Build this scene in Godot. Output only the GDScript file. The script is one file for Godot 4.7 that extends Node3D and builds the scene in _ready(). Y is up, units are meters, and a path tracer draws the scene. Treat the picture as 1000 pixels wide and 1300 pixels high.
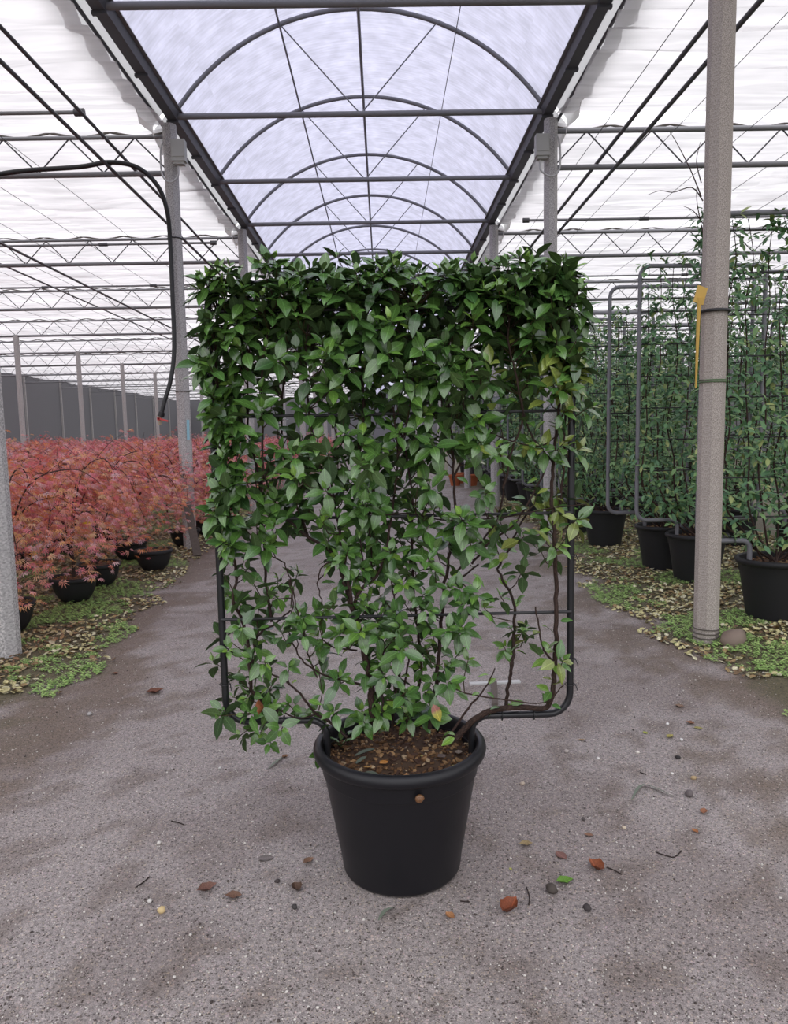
extends Node3D
# A potted evergreen on a trellis, on the path of a plant nursery's greenhouse.

const EYE := Vector3(0, 1.5, 0)
const FOCAL := 929.0
const PITCH := 0.1074
const YAW := 0.0131
const ROLL := 0.02
const XL := -2.58      # left gutter
const XR := 2.19       # right gutter
const GY := 5.55       # gutter height
const BAY := 2.42
const Z0 := -9.82      # a row of posts stands here, then every two bays

var cam_r: Vector3
var cam_u: Vector3
var cam_f: Vector3
var rng := RandomNumberGenerator.new()
var noise := FastNoiseLite.new()
var used := {}
var M := {}


# ---------------------------------------------------------------- mesh builder
class MB:
	var v := PackedVector3Array()
	var n := PackedVector3Array()
	var uv := PackedVector2Array()
	var c := PackedColorArray()
	var ix := PackedInt32Array()
	var col := Color.WHITE

	func vert(p: Vector3, nn: Vector3, u := Vector2.ZERO) -> int:
		v.append(p); n.append(nn); uv.append(u); c.append(col)
		return v.size() - 1

	func tri(a: int, b: int, d: int) -> void:
		if (v[d] - v[a]).cross(v[b] - v[a]).dot(n[a] + n[b] + n[d]) >= 0.0:
			ix.append(a); ix.append(b); ix.append(d)
		else:
			ix.append(a); ix.append(d); ix.append(b)

	func quad(a: int, b: int, d: int, e: int) -> void:
		tri(a, b, d); tri(a, d, e)

	func face(a: Vector3, b: Vector3, d: Vector3, e: Vector3, out: Vector3) -> void:
		var nn := (b - a).cross(d - a).normalized()
		if nn.dot(out) < 0: nn = -nn
		quad(vert(a, nn, Vector2(0, 0)), vert(b, nn, Vector2(1, 0)), vert(d, nn, Vector2(1, 1)), vert(e, nn, Vector2(0, 1)))

	func box(at: Vector3, size: Vector3, basis := Basis(), taper := 1.0) -> void:
		var h := size / 2.0
		var p := []
		for k in 8:
			var y := 1.0 if k & 2 else -1.0
			var t := taper if y > 0 else 1.0
			p.append(at + basis * Vector3((h.x if k & 1 else -h.x) * t, h.y * y, (h.z if k & 4 else -h.z) * t))
		for f in [[0, 1, 3, 2], [4, 5, 7, 6], [0, 2, 6, 4], [1, 3, 7, 5], [0, 1, 5, 4], [2, 3, 7, 6]]:
			var mid: Vector3 = (p[f[0]] + p[f[1]] + p[f[2]] + p[f[3]]) / 4.0
			face(p[f[0]], p[f[1]], p[f[2]], p[f[3]], mid - at)

	func tube(pts: Array, radii, sides := 8, ends := true) -> void:
		var m := pts.size()
		var prev_side := Vector3.ZERO
		var rings := []
		var run := 0.0
		for k in m:
			var p: Vector3 = pts[k]
			var r: float = radii[k] if radii is Array else float(radii)
			var t: Vector3 = (pts[mini(k + 1, m - 1)] - pts[maxi(k - 1, 0)]).normalized()
			if k > 0: run += (pts[k] - pts[k - 1]).length()
			var side: Vector3 = prev_side - t * prev_side.dot(t)
			if side.length() < 0.05:
				side = t.cross(Vector3.UP if absf(t.y) < 0.9 else Vector3.RIGHT)
			side = side.normalized()
			prev_side = side
			var up := t.cross(side)
			var ring := []
			for s in sides + 1:
				var a := TAU * s / sides
				var d := side * cos(a) + up * sin(a)
				ring.append(vert(p + d * r, d, Vector2(float(s) / sides, run * 8.0)))
			rings.append(ring)
			if k > 0:
				for s in sides:
					quad(rings[k - 1][s], rings[k - 1][s + 1], ring[s + 1], ring[s])
		if ends:
			for e in [0, m - 1]:
				var t2: Vector3 = (pts[0] - pts[1]).normalized() if e == 0 else (pts[m - 1] - pts[m - 2]).normalized()
				var mid := vert(pts[e], t2)
				var ring2 := []
				for s in sides: ring2.append(vert(v[rings[e][s]], t2))
				for s in sides: tri(mid, ring2[s], ring2[(s + 1) % sides])

	# profile: Array of Vector2(radius, height), outside first; normals by slope, creases by repeated points
	func lathe(profile: Array, seg := 32, at := Vector3.ZERO, fluted := 0.0) -> void:
		var rings := []
		for k in profile.size():
			var p: Vector2 = profile[k]
			var a: Vector2 = profile[maxi(k - 1, 0)]
			var b: Vector2 = profile[mini(k + 1, profile.size() - 1)]
			if k > 0 and a.distance_to(p) < 1e-6: a = p
			if k < profile.size() - 1 and b.distance_to(p) < 1e-6: b = p
			var t := (b - a).normalized()
			var nn := Vector2(t.y, -t.x)
			var ring := []
			for s in seg + 1:
				var ang := TAU * s / seg
				var r := p.x
				if fluted > 0.0 and p.y > 0.03 and p.y < 0.345: r -= fluted * absf(cos(ang * 8.0))
				ring.append(vert(at + Vector3(cos(ang) * r, p.y, sin(ang) * r), Vector3(cos(ang) * nn.x, nn.y, sin(ang) * nn.x), Vector2(float(s) / seg, p.y)))
			rings.append(ring)
			if k > 0 and (profile[k] - profile[k - 1]).length() > 1e-6:
				for s in seg: quad(rings[k - 1][s], rings[k - 1][s + 1], ring[s + 1], ring[s])

	func add(o: MB, t: Transform3D, tint := Color.WHITE) -> void:
		var base := v.size()
		for p in o.v: v.append(t * p)
		var bs := t.basis.orthonormalized() if absf(t.basis.get_scale().x - t.basis.get_scale().y) < 0.001 else t.basis.inverse().transposed()
		for q in o.n: n.append((bs * q).normalized())
		uv.append_array(o.uv)
		for q in o.c: c.append(q * tint)
		for i in o.ix: ix.append(base + i)

	func surface_into(mesh: ArrayMesh, mat: Material) -> void:
		var a := []
		a.resize(Mesh.ARRAY_MAX)
		a[Mesh.ARRAY_VERTEX] = v; a[Mesh.ARRAY_NORMAL] = n; a[Mesh.ARRAY_TEX_UV] = uv; a[Mesh.ARRAY_COLOR] = c; a[Mesh.ARRAY_INDEX] = ix
		mesh.add_surface_from_arrays(Mesh.PRIMITIVE_TRIANGLES, a)
		mesh.surface_set_material(mesh.get_surface_count() - 1, mat)

	func mesh(mat: Material) -> ArrayMesh:
		var m := ArrayMesh.new()
		surface_into(m, mat)
		return m


# ---------------------------------------------------------------- scene helpers
func numbered(called: String) -> String:
	if not used.has(called):
		used[called] = 0
		return called
	used[called] += 1
	return "%s_%03d" % [called, used[called]]

func tag(o: Node, label: String, category: String, group := "") -> Node:
	o.set_meta("label", label)
	o.set_meta("category", category)
	if group != "": o.set_meta("group", group)
	return o

func thing(called: String, label: String, category: String, at := Vector3.ZERO, turn := 0.0, group := "") -> Node3D:
	var o := Node3D.new()
	o.name = numbered(called)
	add_child(o)
	o.position = at
	o.rotation.y = turn
	tag(o, label, category, group)
	return o

func part(parent: Node, called: String, mesh: Mesh, at := Transform3D()) -> MeshInstance3D:
	var o := MeshInstance3D.new()
	o.name = called if parent != self else numbered(called)
	o.mesh = mesh
	parent.add_child(o, true)
	o.transform = at
	return o

func whole(called: String, mesh: Mesh, label: String, category: String, at := Transform3D(), group := "") -> MeshInstance3D:
	var o := part(self, called, mesh, at)
	tag(o, label, category, group)
	return o

func stuff(o: Node) -> Node:
	o.set_meta("kind", "stuff")
	return o

func structure(called: String) -> Node3D:
	var o := Node3D.new()
	o.name = numbered(called)
	add_child(o)
	o.set_meta("kind", "structure")
	return o

func copy_of(o: Node3D, called: String, label: String, at: Vector3, turn := 0.0) -> Node3D:
	var r: Node3D = o.duplicate()
	r.name = numbered(called)
	add_child(r)
	r.position = at
	r.rotation.y = turn
	r.set_meta("label", label)
	return r

func ray(px: float, py: float) -> Vector3:
	return cam_f + cam_r * ((px - 500.0) / FOCAL) - cam_u * ((py - 650.0) / FOCAL)

func on_plane(px: float, py: float, z: float) -> Vector3:
	var d := ray(px, py)
	return EYE + d * (z / d.z)

func on_ground(px: float, py: float, h := 0.0) -> Vector3:
	var d := ray(px, py)
	var p := EYE + d * ((h - EYE.y) / d.y)
	return Vector3(p.x, h, p.z)

func px_of(p: Vector3) -> Vector2:
	var d := p - EYE
	var z := d.dot(cam_f)
	return Vector2(500.0 + FOCAL * d.dot(cam_r) / z, 650.0 - FOCAL * d.dot(cam_u) / z)

func rf(a: float, b: float) -> float:
	return rng.randf_range(a, b)

func lin(r: float, g: float, b: float) -> Color:
	return Color(r, g, b)

func srgb(r: float, g: float, b: float) -> Color:   # linear base colour for albedo_color
	return Color(r, g, b).linear_to_srgb()

func mat(color: Color, rough := 0.6, spec := 0.5, vertex := false) -> StandardMaterial3D:
	var m := StandardMaterial3D.new()
	m.albedo_color = color
	m.roughness = rough
	m.metallic_specular = spec
	m.vertex_color_use_as_albedo = vertex
	return m

func ordinal(k: int) -> String:
	return ["first", "second", "third", "fourth", "fifth", "sixth", "seventh", "eighth", "ninth", "tenth", "eleventh", "twelfth", "thirteenth", "fourteenth", "fifteenth", "sixteenth", "seventeenth", "eighteenth", "nineteenth", "twentieth"][k]

func smooth(pts: Array, per := 5) -> Array:
	var out := []
	for k in pts.size() - 1:
		var a: Vector3 = pts[maxi(k - 1, 0)]
		var b: Vector3 = pts[k]
		var c: Vector3 = pts[k + 1]
		var d: Vector3 = pts[mini(k + 2, pts.size() - 1)]
		for s in per: out.append(b.cubic_interpolate(c, a, d, float(s) / per))
	out.append(pts[-1])
	return out

func spread(a: float, b: float, count: int) -> Array:
	var out := []
	for k in count: out.append(lerpf(a, b, float(k) / maxi(count - 1, 1)))
	return out

func left_edge(z: float) -> float:    # where the greens begin beside the path
	var w := noise.get_noise_2d(z * 60.0, 11.0) * 0.22
	return lerpf(-1.95, -2.42, clampf((-z - 4.0) / 5.3, 0, 1)) + w

func right_edge(z: float) -> float:
	var w := noise.get_noise_2d(z * 60.0, 91.0) * 0.22
	var a := lerpf(2.12, 1.93, clampf((-z - 4.9) / 1.5, 0, 1))
	return lerpf(a, 2.4, clampf((-z - 6.6) / 2.6, 0, 1)) + w

func green_bias(x: float, z: float) -> float:     # where the weeds grow thick and where litter lies
	var best := 0.0
	for q in [[-2.25, -5.2, 0.5], [-2.45, -6.2, 0.55], [-2.55, -7.2, 0.4], [-3.0, -5.6, 0.4], [2.62, -8.0, 0.45], [2.35, -9.2, 0.4], [2.25, -5.3, 0.32], [2.05, -6.6, 0.22], [2.7, -4.6, 0.4]]:
		best = maxf(best, exp(-(pow(x - q[0], 2) + pow(z - q[1], 2)) / (q[2] * q[2])))
	return best

func ground_y(x: float, z: float) -> float:
	var y := noise.get_noise_2d(x * 90.0, z * 90.0) * 0.008 + noise.get_noise_2d(x * 15.0, z * 15.0 + 500.0) * 0.012
	var out := maxf(left_edge(z) - x, x - right_edge(z))
	return y + 0.02 * smoothstep(-0.1, 0.5, out)


# ---------------------------------------------------------------- textures and materials
func tex(im: Image) -> ImageTexture:
	return ImageTexture.create_from_image(im)

func make_materials() -> void:
	# crushed stone and asphalt: pale and dark grit in a grey-brown binder
	var s := 1024
	var im := Image.create(s, s, false, Image.FORMAT_RGB8)
	var hm := Image.create(s, s, false, Image.FORMAT_RGB8)
	var fine := FastNoiseLite.new()
	fine.seed = 5; fine.frequency = 0.05; fine.fractal_octaves = 4
	for y in s:
		for x in s:
			# blended with its own shifted copy so that the tile repeats without a seam
			var w := smoothstep(0.0, 1.0, clampf((x - s * 0.75) / (s * 0.25), 0, 1))
			var w2 := smoothstep(0.0, 1.0, clampf((y - s * 0.75) / (s * 0.25), 0, 1))
			var g := lerpf(lerpf(fine.get_noise_2d(x, y), fine.get_noise_2d(x - s, y), w), lerpf(fine.get_noise_2d(x, y - s), fine.get_noise_2d(x - s, y - s), w), w2)
			var k := clampf(0.76 + g * 0.16 + rf(-0.22, 0.22), 0, 1)
			im.set_pixel(x, y, Color(k, k, k))
			hm.set_pixel(x, y, Color(0.4 + g * 0.25, 0, 0))
	for k in 30000:
		var big := rng.randf() < 0.30
		var d := rng.randi_range(3, 6) if big else rng.randi_range(1, 3)
		var kind := rng.randf()
		var t := rf(0.38, 0.60) if kind < 0.42 else (rf(0.84, 0.95) if kind < 0.90 else 1.0)
		var c := Color(t, t * rf(0.95, 1.0), t * rf(0.9, 1.0))
		var px := rng.randi_range(0, s - 8)
		var py := rng.randi_range(0, s - 8)
		for yy in d:
			for xx in d:
				var q := Vector2(xx - (d - 1) / 2.0, yy - (d - 1) / 2.0).length()
				if q <= d / 2.0:
					im.set_pixel(px + xx, py + yy, c)
					hm.set_pixel(px + xx, py + yy, Color(0.75 - q * 0.05, 0, 0))
	var m := mat(Color.WHITE, 0.62, 0.42, true)
	m.albedo_texture = tex(im)
	m.heightmap_enabled = true
	m.heightmap_texture = tex(hm)
	m.heightmap_scale = 0.35
	m.uv1_triplanar = true
	m.uv1_world_triplanar = true
	m.uv1_scale = Vector3.ONE * 0.9
	M.ground = m

	# leaf blade: midrib, side veins, mottling; u across, v from base to tip
	var lw := 64
	var lh := 128
	im = Image.create(lw, lh, false, Image.FORMAT_RGB8)
	for y in lh:
		for x in lw:
			var u := absf((x + 0.5) / lw - 0.5) * 2.0
			var t := (y + 0.5) / lh
			var k := 0.80 + fine.get_noise_2d(x * 3.0, y * 3.0) * 0.16
			var ph := fposmod(t * 7.0 - u * 1.1, 1.0)
			k += 0.10 * smoothstep(0.14, 0.0, absf(ph - 0.5)) * (1.0 - u)
			k += 0.30 * smoothstep(0.10, 0.0, u)
			im.set_pixel(x, y, Color(clampf(k * 1.0, 0, 1), clampf(k, 0, 1), clampf(k * 0.95, 0, 1)))
	var leaf_tex := tex(im)
	m = mat(Color.WHITE, 0.27, 0.68, true)
	m.albedo_texture = leaf_tex
	m.backlight_enabled = true
	m.backlight = Color(0.16, 0.22, 0.06)
	M.leaf = m
	m = mat(Color.WHITE, 0.6, 0.35, true)
	m.albedo_texture = leaf_tex
	m.backlight_enabled = true
	m.backlight = Color(0.16, 0.22, 0.06)
	M.leaf_under = m
	m = mat(Color.WHITE, 0.5, 0.4, true)
	m.backlight_enabled = true
	m.backlight = Color(0.25, 0.28, 0.1)
	M.far_leaf = m
	m = mat(Color.WHITE, 0.5, 0.5, true)
	m.backlight_enabled = true
	m.backlight = Color(0.8, 0.62, 0.58)
	M.maple = m
	M.dry = mat(Color.WHITE, 0.6, 0.4, true)
	M.dry.albedo_texture = leaf_tex
	M.moss = mat(Color.WHITE, 0.75, 0.3, true)

	# bark
	im = Image.create(64, 128, false, Image.FORMAT_RGB8)
	for y in 128:
		for x in 64:
			var k := 0.7 + fine.get_noise_2d(x * 6.0, y * 1.2) * 0.45
			im.set_pixel(x, y, Color(clampf(k, 0, 1), clampf(k, 0, 1), clampf(k, 0, 1)))
	m = mat(Color.WHITE, 0.75, 0.35, true)
	m.albedo_texture = tex(im)
	M.bark = m

	# concrete: mottled, pitted
	im = Image.create(256, 256, false, Image.FORMAT_RGB8)
	for y in 256:
		for x in 256:
			var k := 0.84 + fine.get_noise_2d(x * 2.0, y * 2.0) * 0.3 + rf(-0.07, 0.07)
			if rng.randf() < 0.012: k *= 0.6
			im.set_pixel(x, y, Color(clampf(k, 0, 1), clampf(k, 0, 1), clampf(k, 0, 1)))
	var conc := tex(im)
	m = mat(srgb(0.66, 0.64, 0.64), 0.85, 0.3)
	m.albedo_texture = conc
	m.uv1_triplanar = true
	m.uv1_scale = Vector3.ONE * 2.0
	M.concrete = m
	m = mat(srgb(0.58, 0.52, 0.475), 0.85, 0.3)
	m.albedo_texture = conc
	m.uv1_triplanar = true
	m.uv1_scale = Vector3(4, 4, 4)
	M.concrete_brown = m
	m = mat(srgb(0.17, 0.14, 0.125), 0.85, 0.3)
	m.albedo_texture = conc
	m.uv1_triplanar = true
	m.uv1_scale = Vector3(9, 1.2, 9)
	M.old_wood = m

	# woven shade cloth with creases running across the bay
	im = Image.create(256, 512, false, Image.FORMAT_RGB8)
	for y in 512:
		for x in 256:
			var k := 0.90 + fine.get_noise_2d(x * 0.12, y * 0.9 + 900.0) * 0.12 + fine.get_noise_2d(x * 0.6, y * 0.8 + 300.0) * 0.10
			im.set_pixel(x, y, Color(clampf(k, 0, 1), clampf(k * 0.995, 0, 1), clampf(k, 0, 1)))
	m = mat(Color(0.985, 0.98, 0.985, 0.82), 0.9, 0.1)
	m.albedo_texture = tex(im)
	m.transparency = BaseMaterial3D.TRANSPARENCY_ALPHA
	m.cull_mode = BaseMaterial3D.CULL_DISABLED
	m.backlight_enabled = true
	m.backlight = Color(1, 1, 1)
	M.cloth = m
	m = mat(Color(0.78, 0.755, 0.74, 0.97), 0.9, 0.1)
	m.transparency = BaseMaterial3D.TRANSPARENCY_ALPHA
	m.cull_mode = BaseMaterial3D.CULL_DISABLED
	m.backlight_enabled = true
	m.backlight = Color(1, 1, 1)
	M.curtain = m

	# milky polythene film with run marks that follow the slope of the arch
	im = Image.create(256, 256, false, Image.FORMAT_RGB8)
	for y in 256:
		for x in 256:
			var k := 0.90 + fine.get_noise_2d(x * 3.0, y * 0.3) * 0.08 + fine.get_noise_2d(x * 0.5 + 300.0, y * 0.5) * 0.10
			im.set_pixel(x, y, Color(clampf(k, 0, 1), clampf(k, 0, 1), clampf(k + 0.01, 0, 1)))
	m = mat(Color(0.86, 0.865, 0.955, 0.88), 0.7, 0.3)
	m.albedo_texture = tex(im)
	m.transparency = BaseMaterial3D.TRANSPARENCY_ALPHA
	m.cull_mode = BaseMaterial3D.CULL_DISABLED
	m.backlight_enabled = true
	m.backlight = Color(1, 1, 1)
	M.film = m

	M.steel = mat(srgb(0.20, 0.20, 0.215), 0.5, 0.5)
	M.dark_steel = mat(srgb(0.075, 0.075, 0.085), 0.5, 0.5)
	M.black_plastic = mat(srgb(0.0065, 0.0065, 0.009), 0.42, 0.45)
	M.bowl_plastic = mat(srgb(0.016, 0.016, 0.018), 0.55, 0.4)
	M.frame = mat(srgb(0.014, 0.0145, 0.017), 0.3, 0.5)
	M.grey_frame = mat(srgb(0.17, 0.17, 0.19), 0.5, 0.5)
	M.wire = mat(srgb(0.022, 0.022, 0.024), 0.5, 0.5)
	M.soil = mat(srgb(0.06, 0.038, 0.026), 0.9, 0.3)
	M.chips = mat(Color.WHITE, 0.85, 0.3, true)
	M.stone = mat(Color.WHITE, 0.7, 0.4, true)
	M.hose = mat(srgb(0.015, 0.015, 0.017), 0.4, 0.5)
	M.box_grey = mat(srgb(0.42, 0.42, 0.40), 0.6, 0.4)
	M.conduit = mat(srgb(0.5, 0.5, 0.5), 0.6, 0.4)
	M.red = mat(srgb(0.55, 0.05, 0.05), 0.4, 0.5)
	M.brass = mat(srgb(0.35, 0.30, 0.22), 0.4, 0.5)
	M.yellow = mat(srgb(0.62, 0.40, 0.10), 0.5, 0.4)
	M.blue = mat(srgb(0.30, 0.55, 0.66), 0.5, 0.4)
	M.green_wire = mat(srgb(0.10, 0.17, 0.08), 0.5, 0.4)
	M.rust_wire = mat(srgb(0.10, 0.085, 0.075), 0.6, 0.4)
	M.net = mat(srgb(0.21, 0.21, 0.225), 0.9, 0.2)
	M.terracotta = mat(srgb(0.42, 0.13, 0.06), 0.8, 0.3)
	M.shell = mat(Color.WHITE, 0.3, 0.5, true)


# ---------------------------------------------------------------- _ready
func _ready() -> void:
	rng.seed = 4711
	noise.seed = 3
	noise.frequency = 0.02
	noise.fractal_octaves = 3
	# camera
	cam_f = Vector3(sin(YAW) * cos(PITCH), -sin(PITCH), -cos(YAW) * cos(PITCH))
	var r := Vector3(cos(YAW), 0, sin(YAW))
	var u := r.cross(cam_f)
	cam_r = r * cos(ROLL) - u * sin(ROLL)
	cam_u = r * sin(ROLL) + u * cos(ROLL)
	var cam := Camera3D.new()
	cam.name = "camera"
	add_child(cam)
	cam.transform = Transform3D(Basis(cam_r, cam_u, -cam_f), EYE)
	cam.fov = rad_to_deg(2.0 * atan(650.0 / FOCAL))
	cam.near = 0.05
	cam.far = 400.0
	cam.current = true
	# overcast sky, the only source of light
	var env := Environment.new()
	var sky := Sky.new()
	var sm := ProceduralSkyMaterial.new()
	sm.sky_top_color = Color(0.99, 0.985, 1.0)
	sm.sky_horizon_color = Color(0.70, 0.70, 0.715)
	sm.sky_curve = 0.6   # an overcast sky: brightest overhead
	sm.ground_bottom_color = Color(0.35, 0.34, 0.33)
	sm.ground_horizon_color = Color(0.6, 0.6, 0.6)
	sm.sun_angle_max = 0.0
	sky.sky_material = sm
	env.background_mode = Environment.BG_SKY
	env.sky = sky
	env.background_energy_multiplier = 1.0
	env.tonemap_mode = Environment.TONE_MAPPER_LINEAR
	env.tonemap_exposure = 2.6
	env.sdfgi_enabled = true
	env.ssao_enabled = true
	env.ssil_enabled = true
	var we := WorldEnvironment.new()
	we.name = "environment"
	we.environment = env
	add_child(we)

	make_materials()
	build_floor()
	build_ceiling()
	build_walls()
	build_posts()
	build_roof_frame()
	build_trusses()
	build_pipes()
	build_main_plant()
	build_maples()
	build_trellis_row()
	build_post_fittings()
	build_ground_cover()
	build_litter()


# ---------------------------------------------------------------- setting
func build_floor() -> void:
	var fl := structure("floor")
	var b := MB.new()
	var path_c := Color(0.51, 0.455, 0.44)
	var dirt_c := Color(0.27, 0.21, 0.165)
	var green_c := Color(0.19, 0.165, 0.10)
	# a fine patch near the camera inside a coarse one
	var xs := []
	var x := -60.0
	while x < 40.0:
		xs.append(x)
		x += 0.06 if absf(x) < 4.0 else (0.3 if absf(x) < 8.0 else 3.0)
	var zs := []
	var z := 14.0
	while z > -95.0:
		zs.append(z)
		z -= (0.06 if z < -1.0 and z > -10.0 else (0.3 if z > -24.0 and z < 0.0 else 2.5))
	var w := xs.size()
	for zz in zs:
		for xx in xs:
			var out := maxf(left_edge(zz) - xx, xx - right_edge(zz))
			var blot := noise.get_noise_2d(xx * 55.0 + 40.0, zz * 40.0) + 0.5 * noise.get_noise_2d(xx * 260.0, zz * 220.0)
			var c := path_c
			c = c.lerp(Color(0.42, 0.365, 0.35), smoothstep(0.05, 0.25, noise.get_noise_2d(xx * 38.0 - 90.0, zz * 38.0)))
			c = c.lerp(Color(0.26, 0.205, 0.17), 0.55 * smoothstep(0.20, 0.32, noise.get_noise_2d(xx * 170.0 + 31.0, zz * 170.0)))
			c = c.lerp(dirt_c, 0.85 * smoothstep(-0.55, -0.10, out + blot * 0.7))
			c = c.lerp(green_c, smoothstep(-0.05, 0.12, out + blot * 0.25))
			b.col = c
			var y := ground_y(xx, zz)
			var e := 0.05
			var nn := Vector3(ground_y(xx - e, zz) - ground_y(xx + e, zz), 2.0 * e, ground_y(xx, zz - e) - ground_y(xx, zz + e)).normalized()
			b.vert(Vector3(xx, y, zz), nn)
	for j in zs.size() - 1:
		for i in w - 1:
			b.quad(j * w + i, j * w + i + 1, (j + 1) * w + i + 1, (j + 1) * w + i)
	part(fl, "path_surface", b.mesh(M.ground))
	# the slab under it gives the ground its thickness
	var sl := MB.new()
	sl.box(Vector3(-10, -0.25, -40), Vector3(99, 0.3, 108))
	part(fl, "subsoil", sl.mesh(M.soil))

func arch_at(t: float, lift := 0.0) -> Vector2:   # t from -1 to 1: a circular arc between the gutters
	var half := (XR - XL) / 2.0
	var rise := 1.26
	var rad := (half * half + rise * rise) / (2.0 * rise)
	var a := asin(half / rad) * t
	return Vector2((XL + XR) / 2.0 + (rad + lift) * sin(a), GY + rise - rad + (rad + lift) * cos(a))

func build_ceiling() -> void:
	var ce := structure("ceiling")
	# film over the tunnel, one sheet to a bay
	var b := MB.new()
	for j in 7:
		for i in 33:
			var t := -1.0 + 2.0 * i / 32.0
			var p := arch_at(t, 0.03 - 0.05 * sin(PI * j / 6.0) * (1.0 - t * t))
			var q := arch_at(t, 1.0)
			b.vert(Vector3(p.x, p.y, -BAY * j / 6.0), Vector3(arch_at(t).x - q.x, arch_at(t).y - q.y, 0).normalized(), Vector2(j / 6.0 * 1.1, t * 1.3))
	for j in 6:
		for i in 32: b.quad(j * 33 + i, j * 33 + i + 1, (j + 1) * 33 + i + 1, (j + 1) * 33 + i)
	var film := b.mesh(M.film)
	for k in range(-4, 28):
		part(ce, "film_panel", film, Transform3D(Basis(), Vector3(0, 0, Z0 - BAY * k)))
	# shade cloth over the bays at either side, one creased sheet between two trusses
	var sheets := []
	for variant in 3:
		var s := MB.new()
		var nx := 37
		var nz := 33
		for j in nz:
			for i in nx:
				var t := float(j) / (nz - 1)
				var xx := float(i) / (nx - 1)
				var crease := noise.get_noise_2d(xx * 120.0 + variant * 333.0, t * 900.0) * 0.13
				var drop := 0.16 * pow(sin(PI * t), 0.7) + 0.04 * absf(sin(PI * xx * 11.0)) * exp(-t * 9.0)
				s.vert(Vector3(xx, -drop + crease * sin(PI * t), -t), Vector3.DOWN, Vector2(xx * 1.0 + variant * 0.3, t * 1.0))
		for j in nz - 1:
			for i in nx - 1: s.quad(j * nx + i, j * nx + i + 1, (j + 1) * nx + i + 1, (j + 1) * nx + i)
		# true normals for the creases
		for j in nz:
			for i in nx:
				var dx := s.v[j * nx + mini(i + 1, nx - 1)] - s.v[j * nx + maxi(i - 1, 0)]
				var dz := s.v[mini(j + 1, nz - 1) * nx + i] - s.v[maxi(j - 1, 0) * nx + i]
				dx.x *= 9.2
				dz.z *= 4.5
				s.n[j * nx + i] = -(dx.cross(dz)).normalized() if dx.cross(dz).y > 0 else dx.cross(dz).normalized()
		sheets.append(s.mesh(M.cloth))
	var cord := MB.new()
	for i in 12:
		var line := []
		for k in 7: line.append(Vector3((i + k / 6.0) / 12.0, -0.015 - 0.05 * sin(PI * k / 6.0), 0))
		cord.tube(line, 0.008, 4, false)
	var cord_m := cord.mesh(M.rust_wire)
	for bay in [[-11.8, -2.63], [-21.0, -11.8], [2.24, 11.5], [11.5, 20.7]]:
		for k in range(-2, 14):
			var z: float = Z0 - 2.0 * BAY * k
			var gap := 0.25 if bay[0] > 0 else 0.08
			part(ce, "shade_cloth", sheets[posmod(k * 2 + int(bay[0]), 3)], Transform3D(Basis.from_scale(Vector3(bay[1] - bay[0], 1, 2.0 * BAY - gap)), Vector3(bay[0], 5.42, z)))
			part(ce, "hem", cord_m, Transform3D(Basis.from_scale(Vector3(bay[1] - bay[0], 1, 1)), Vector3(bay[0], 5.40, z - 0.03)))

func build_walls() -> void:
	# grey netting walls: panels between slim uprights
	var zmin := -77.0
	var zmax := 12.0
	for side in [["wall_left", -21.0], ["wall_right", 20.7]]:
		var w := structure(side[0])
		var b := MB.new()
		b.box(Vector3(0, 2.75, -2.42), Vector3(0.03, 5.5, 4.78))
		var panel := b.mesh(M.net)
		b = MB.new()
		b.box(Vector3(0, 2.75, 0), Vector3(0.1, 5.5, 0.1))
		var up := b.mesh(M.concrete)
		for k in range(-3, 14):
			part(w, "net_panel", panel, Transform3D(Basis(), Vector3(side[1], 0, Z0 - 2.0 * BAY * k)))
			part(w, "upright", up, Transform3D(Basis(), Vector3(side[1] + (0.1 if side[1] < 0 else -0.1), 0, Z0 - 2.0 * BAY * k)))
	for side in [["wall_back", Z0 - 2.0 * BAY * 14.0]]:   # the end behind the camera stands open
		var w := structure(side[0])
		var b := MB.new()
		b.box(Vector3(-0.15, 2.75, side[1]), Vector3(41.7, 5.5, 0.03))
		part(w, "net_panel", b.mesh(M.net))
		b = MB.new()
		for i in 24:
			var p := arch_at(-1.0 + 2.0 * i / 24.0)
			var q := arch_at(-1.0 + 2.0 * (i + 1) / 24.0)
			b.face(Vector3(p.x, 5.5, side[1]), Vector3(q.x, 5.5, side[1]), Vector3(q.x, q.y, side[1]), Vector3(p.x, p.y, side[1]), Vector3.BACK)
		part(w, "gable_film", b.mesh(M.film))

func octagon_post(r: float, h: float, m: Material) -> ArrayMesh:
	var b := MB.new()
	var p := []
	for s in 8:
		var a := TAU * (s + 0.5) / 8.0
		p.append(Vector3(cos(a) * r, 0, sin(a) * r))
	for s in 8:
		var a: Vector3 = p[s]
		var c: Vector3 = p[(s + 1) % 8]
		b.face(a + Vector3.DOWN * 0.05, c + Vector3.DOWN * 0.05, c + Vector3.UP * h, a + Vector3.UP * h, a + c)
	var top := b.vert(Vector3(0, h, 0), Vector3.UP)
	var ring := []
	for s in 8: ring.append(b.vert(p[s] + Vector3.UP * h, Vector3.UP))
	for s in 8: b.tri(top, ring[s], ring[(s + 1) % 8])
	return b.mesh(m)

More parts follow.
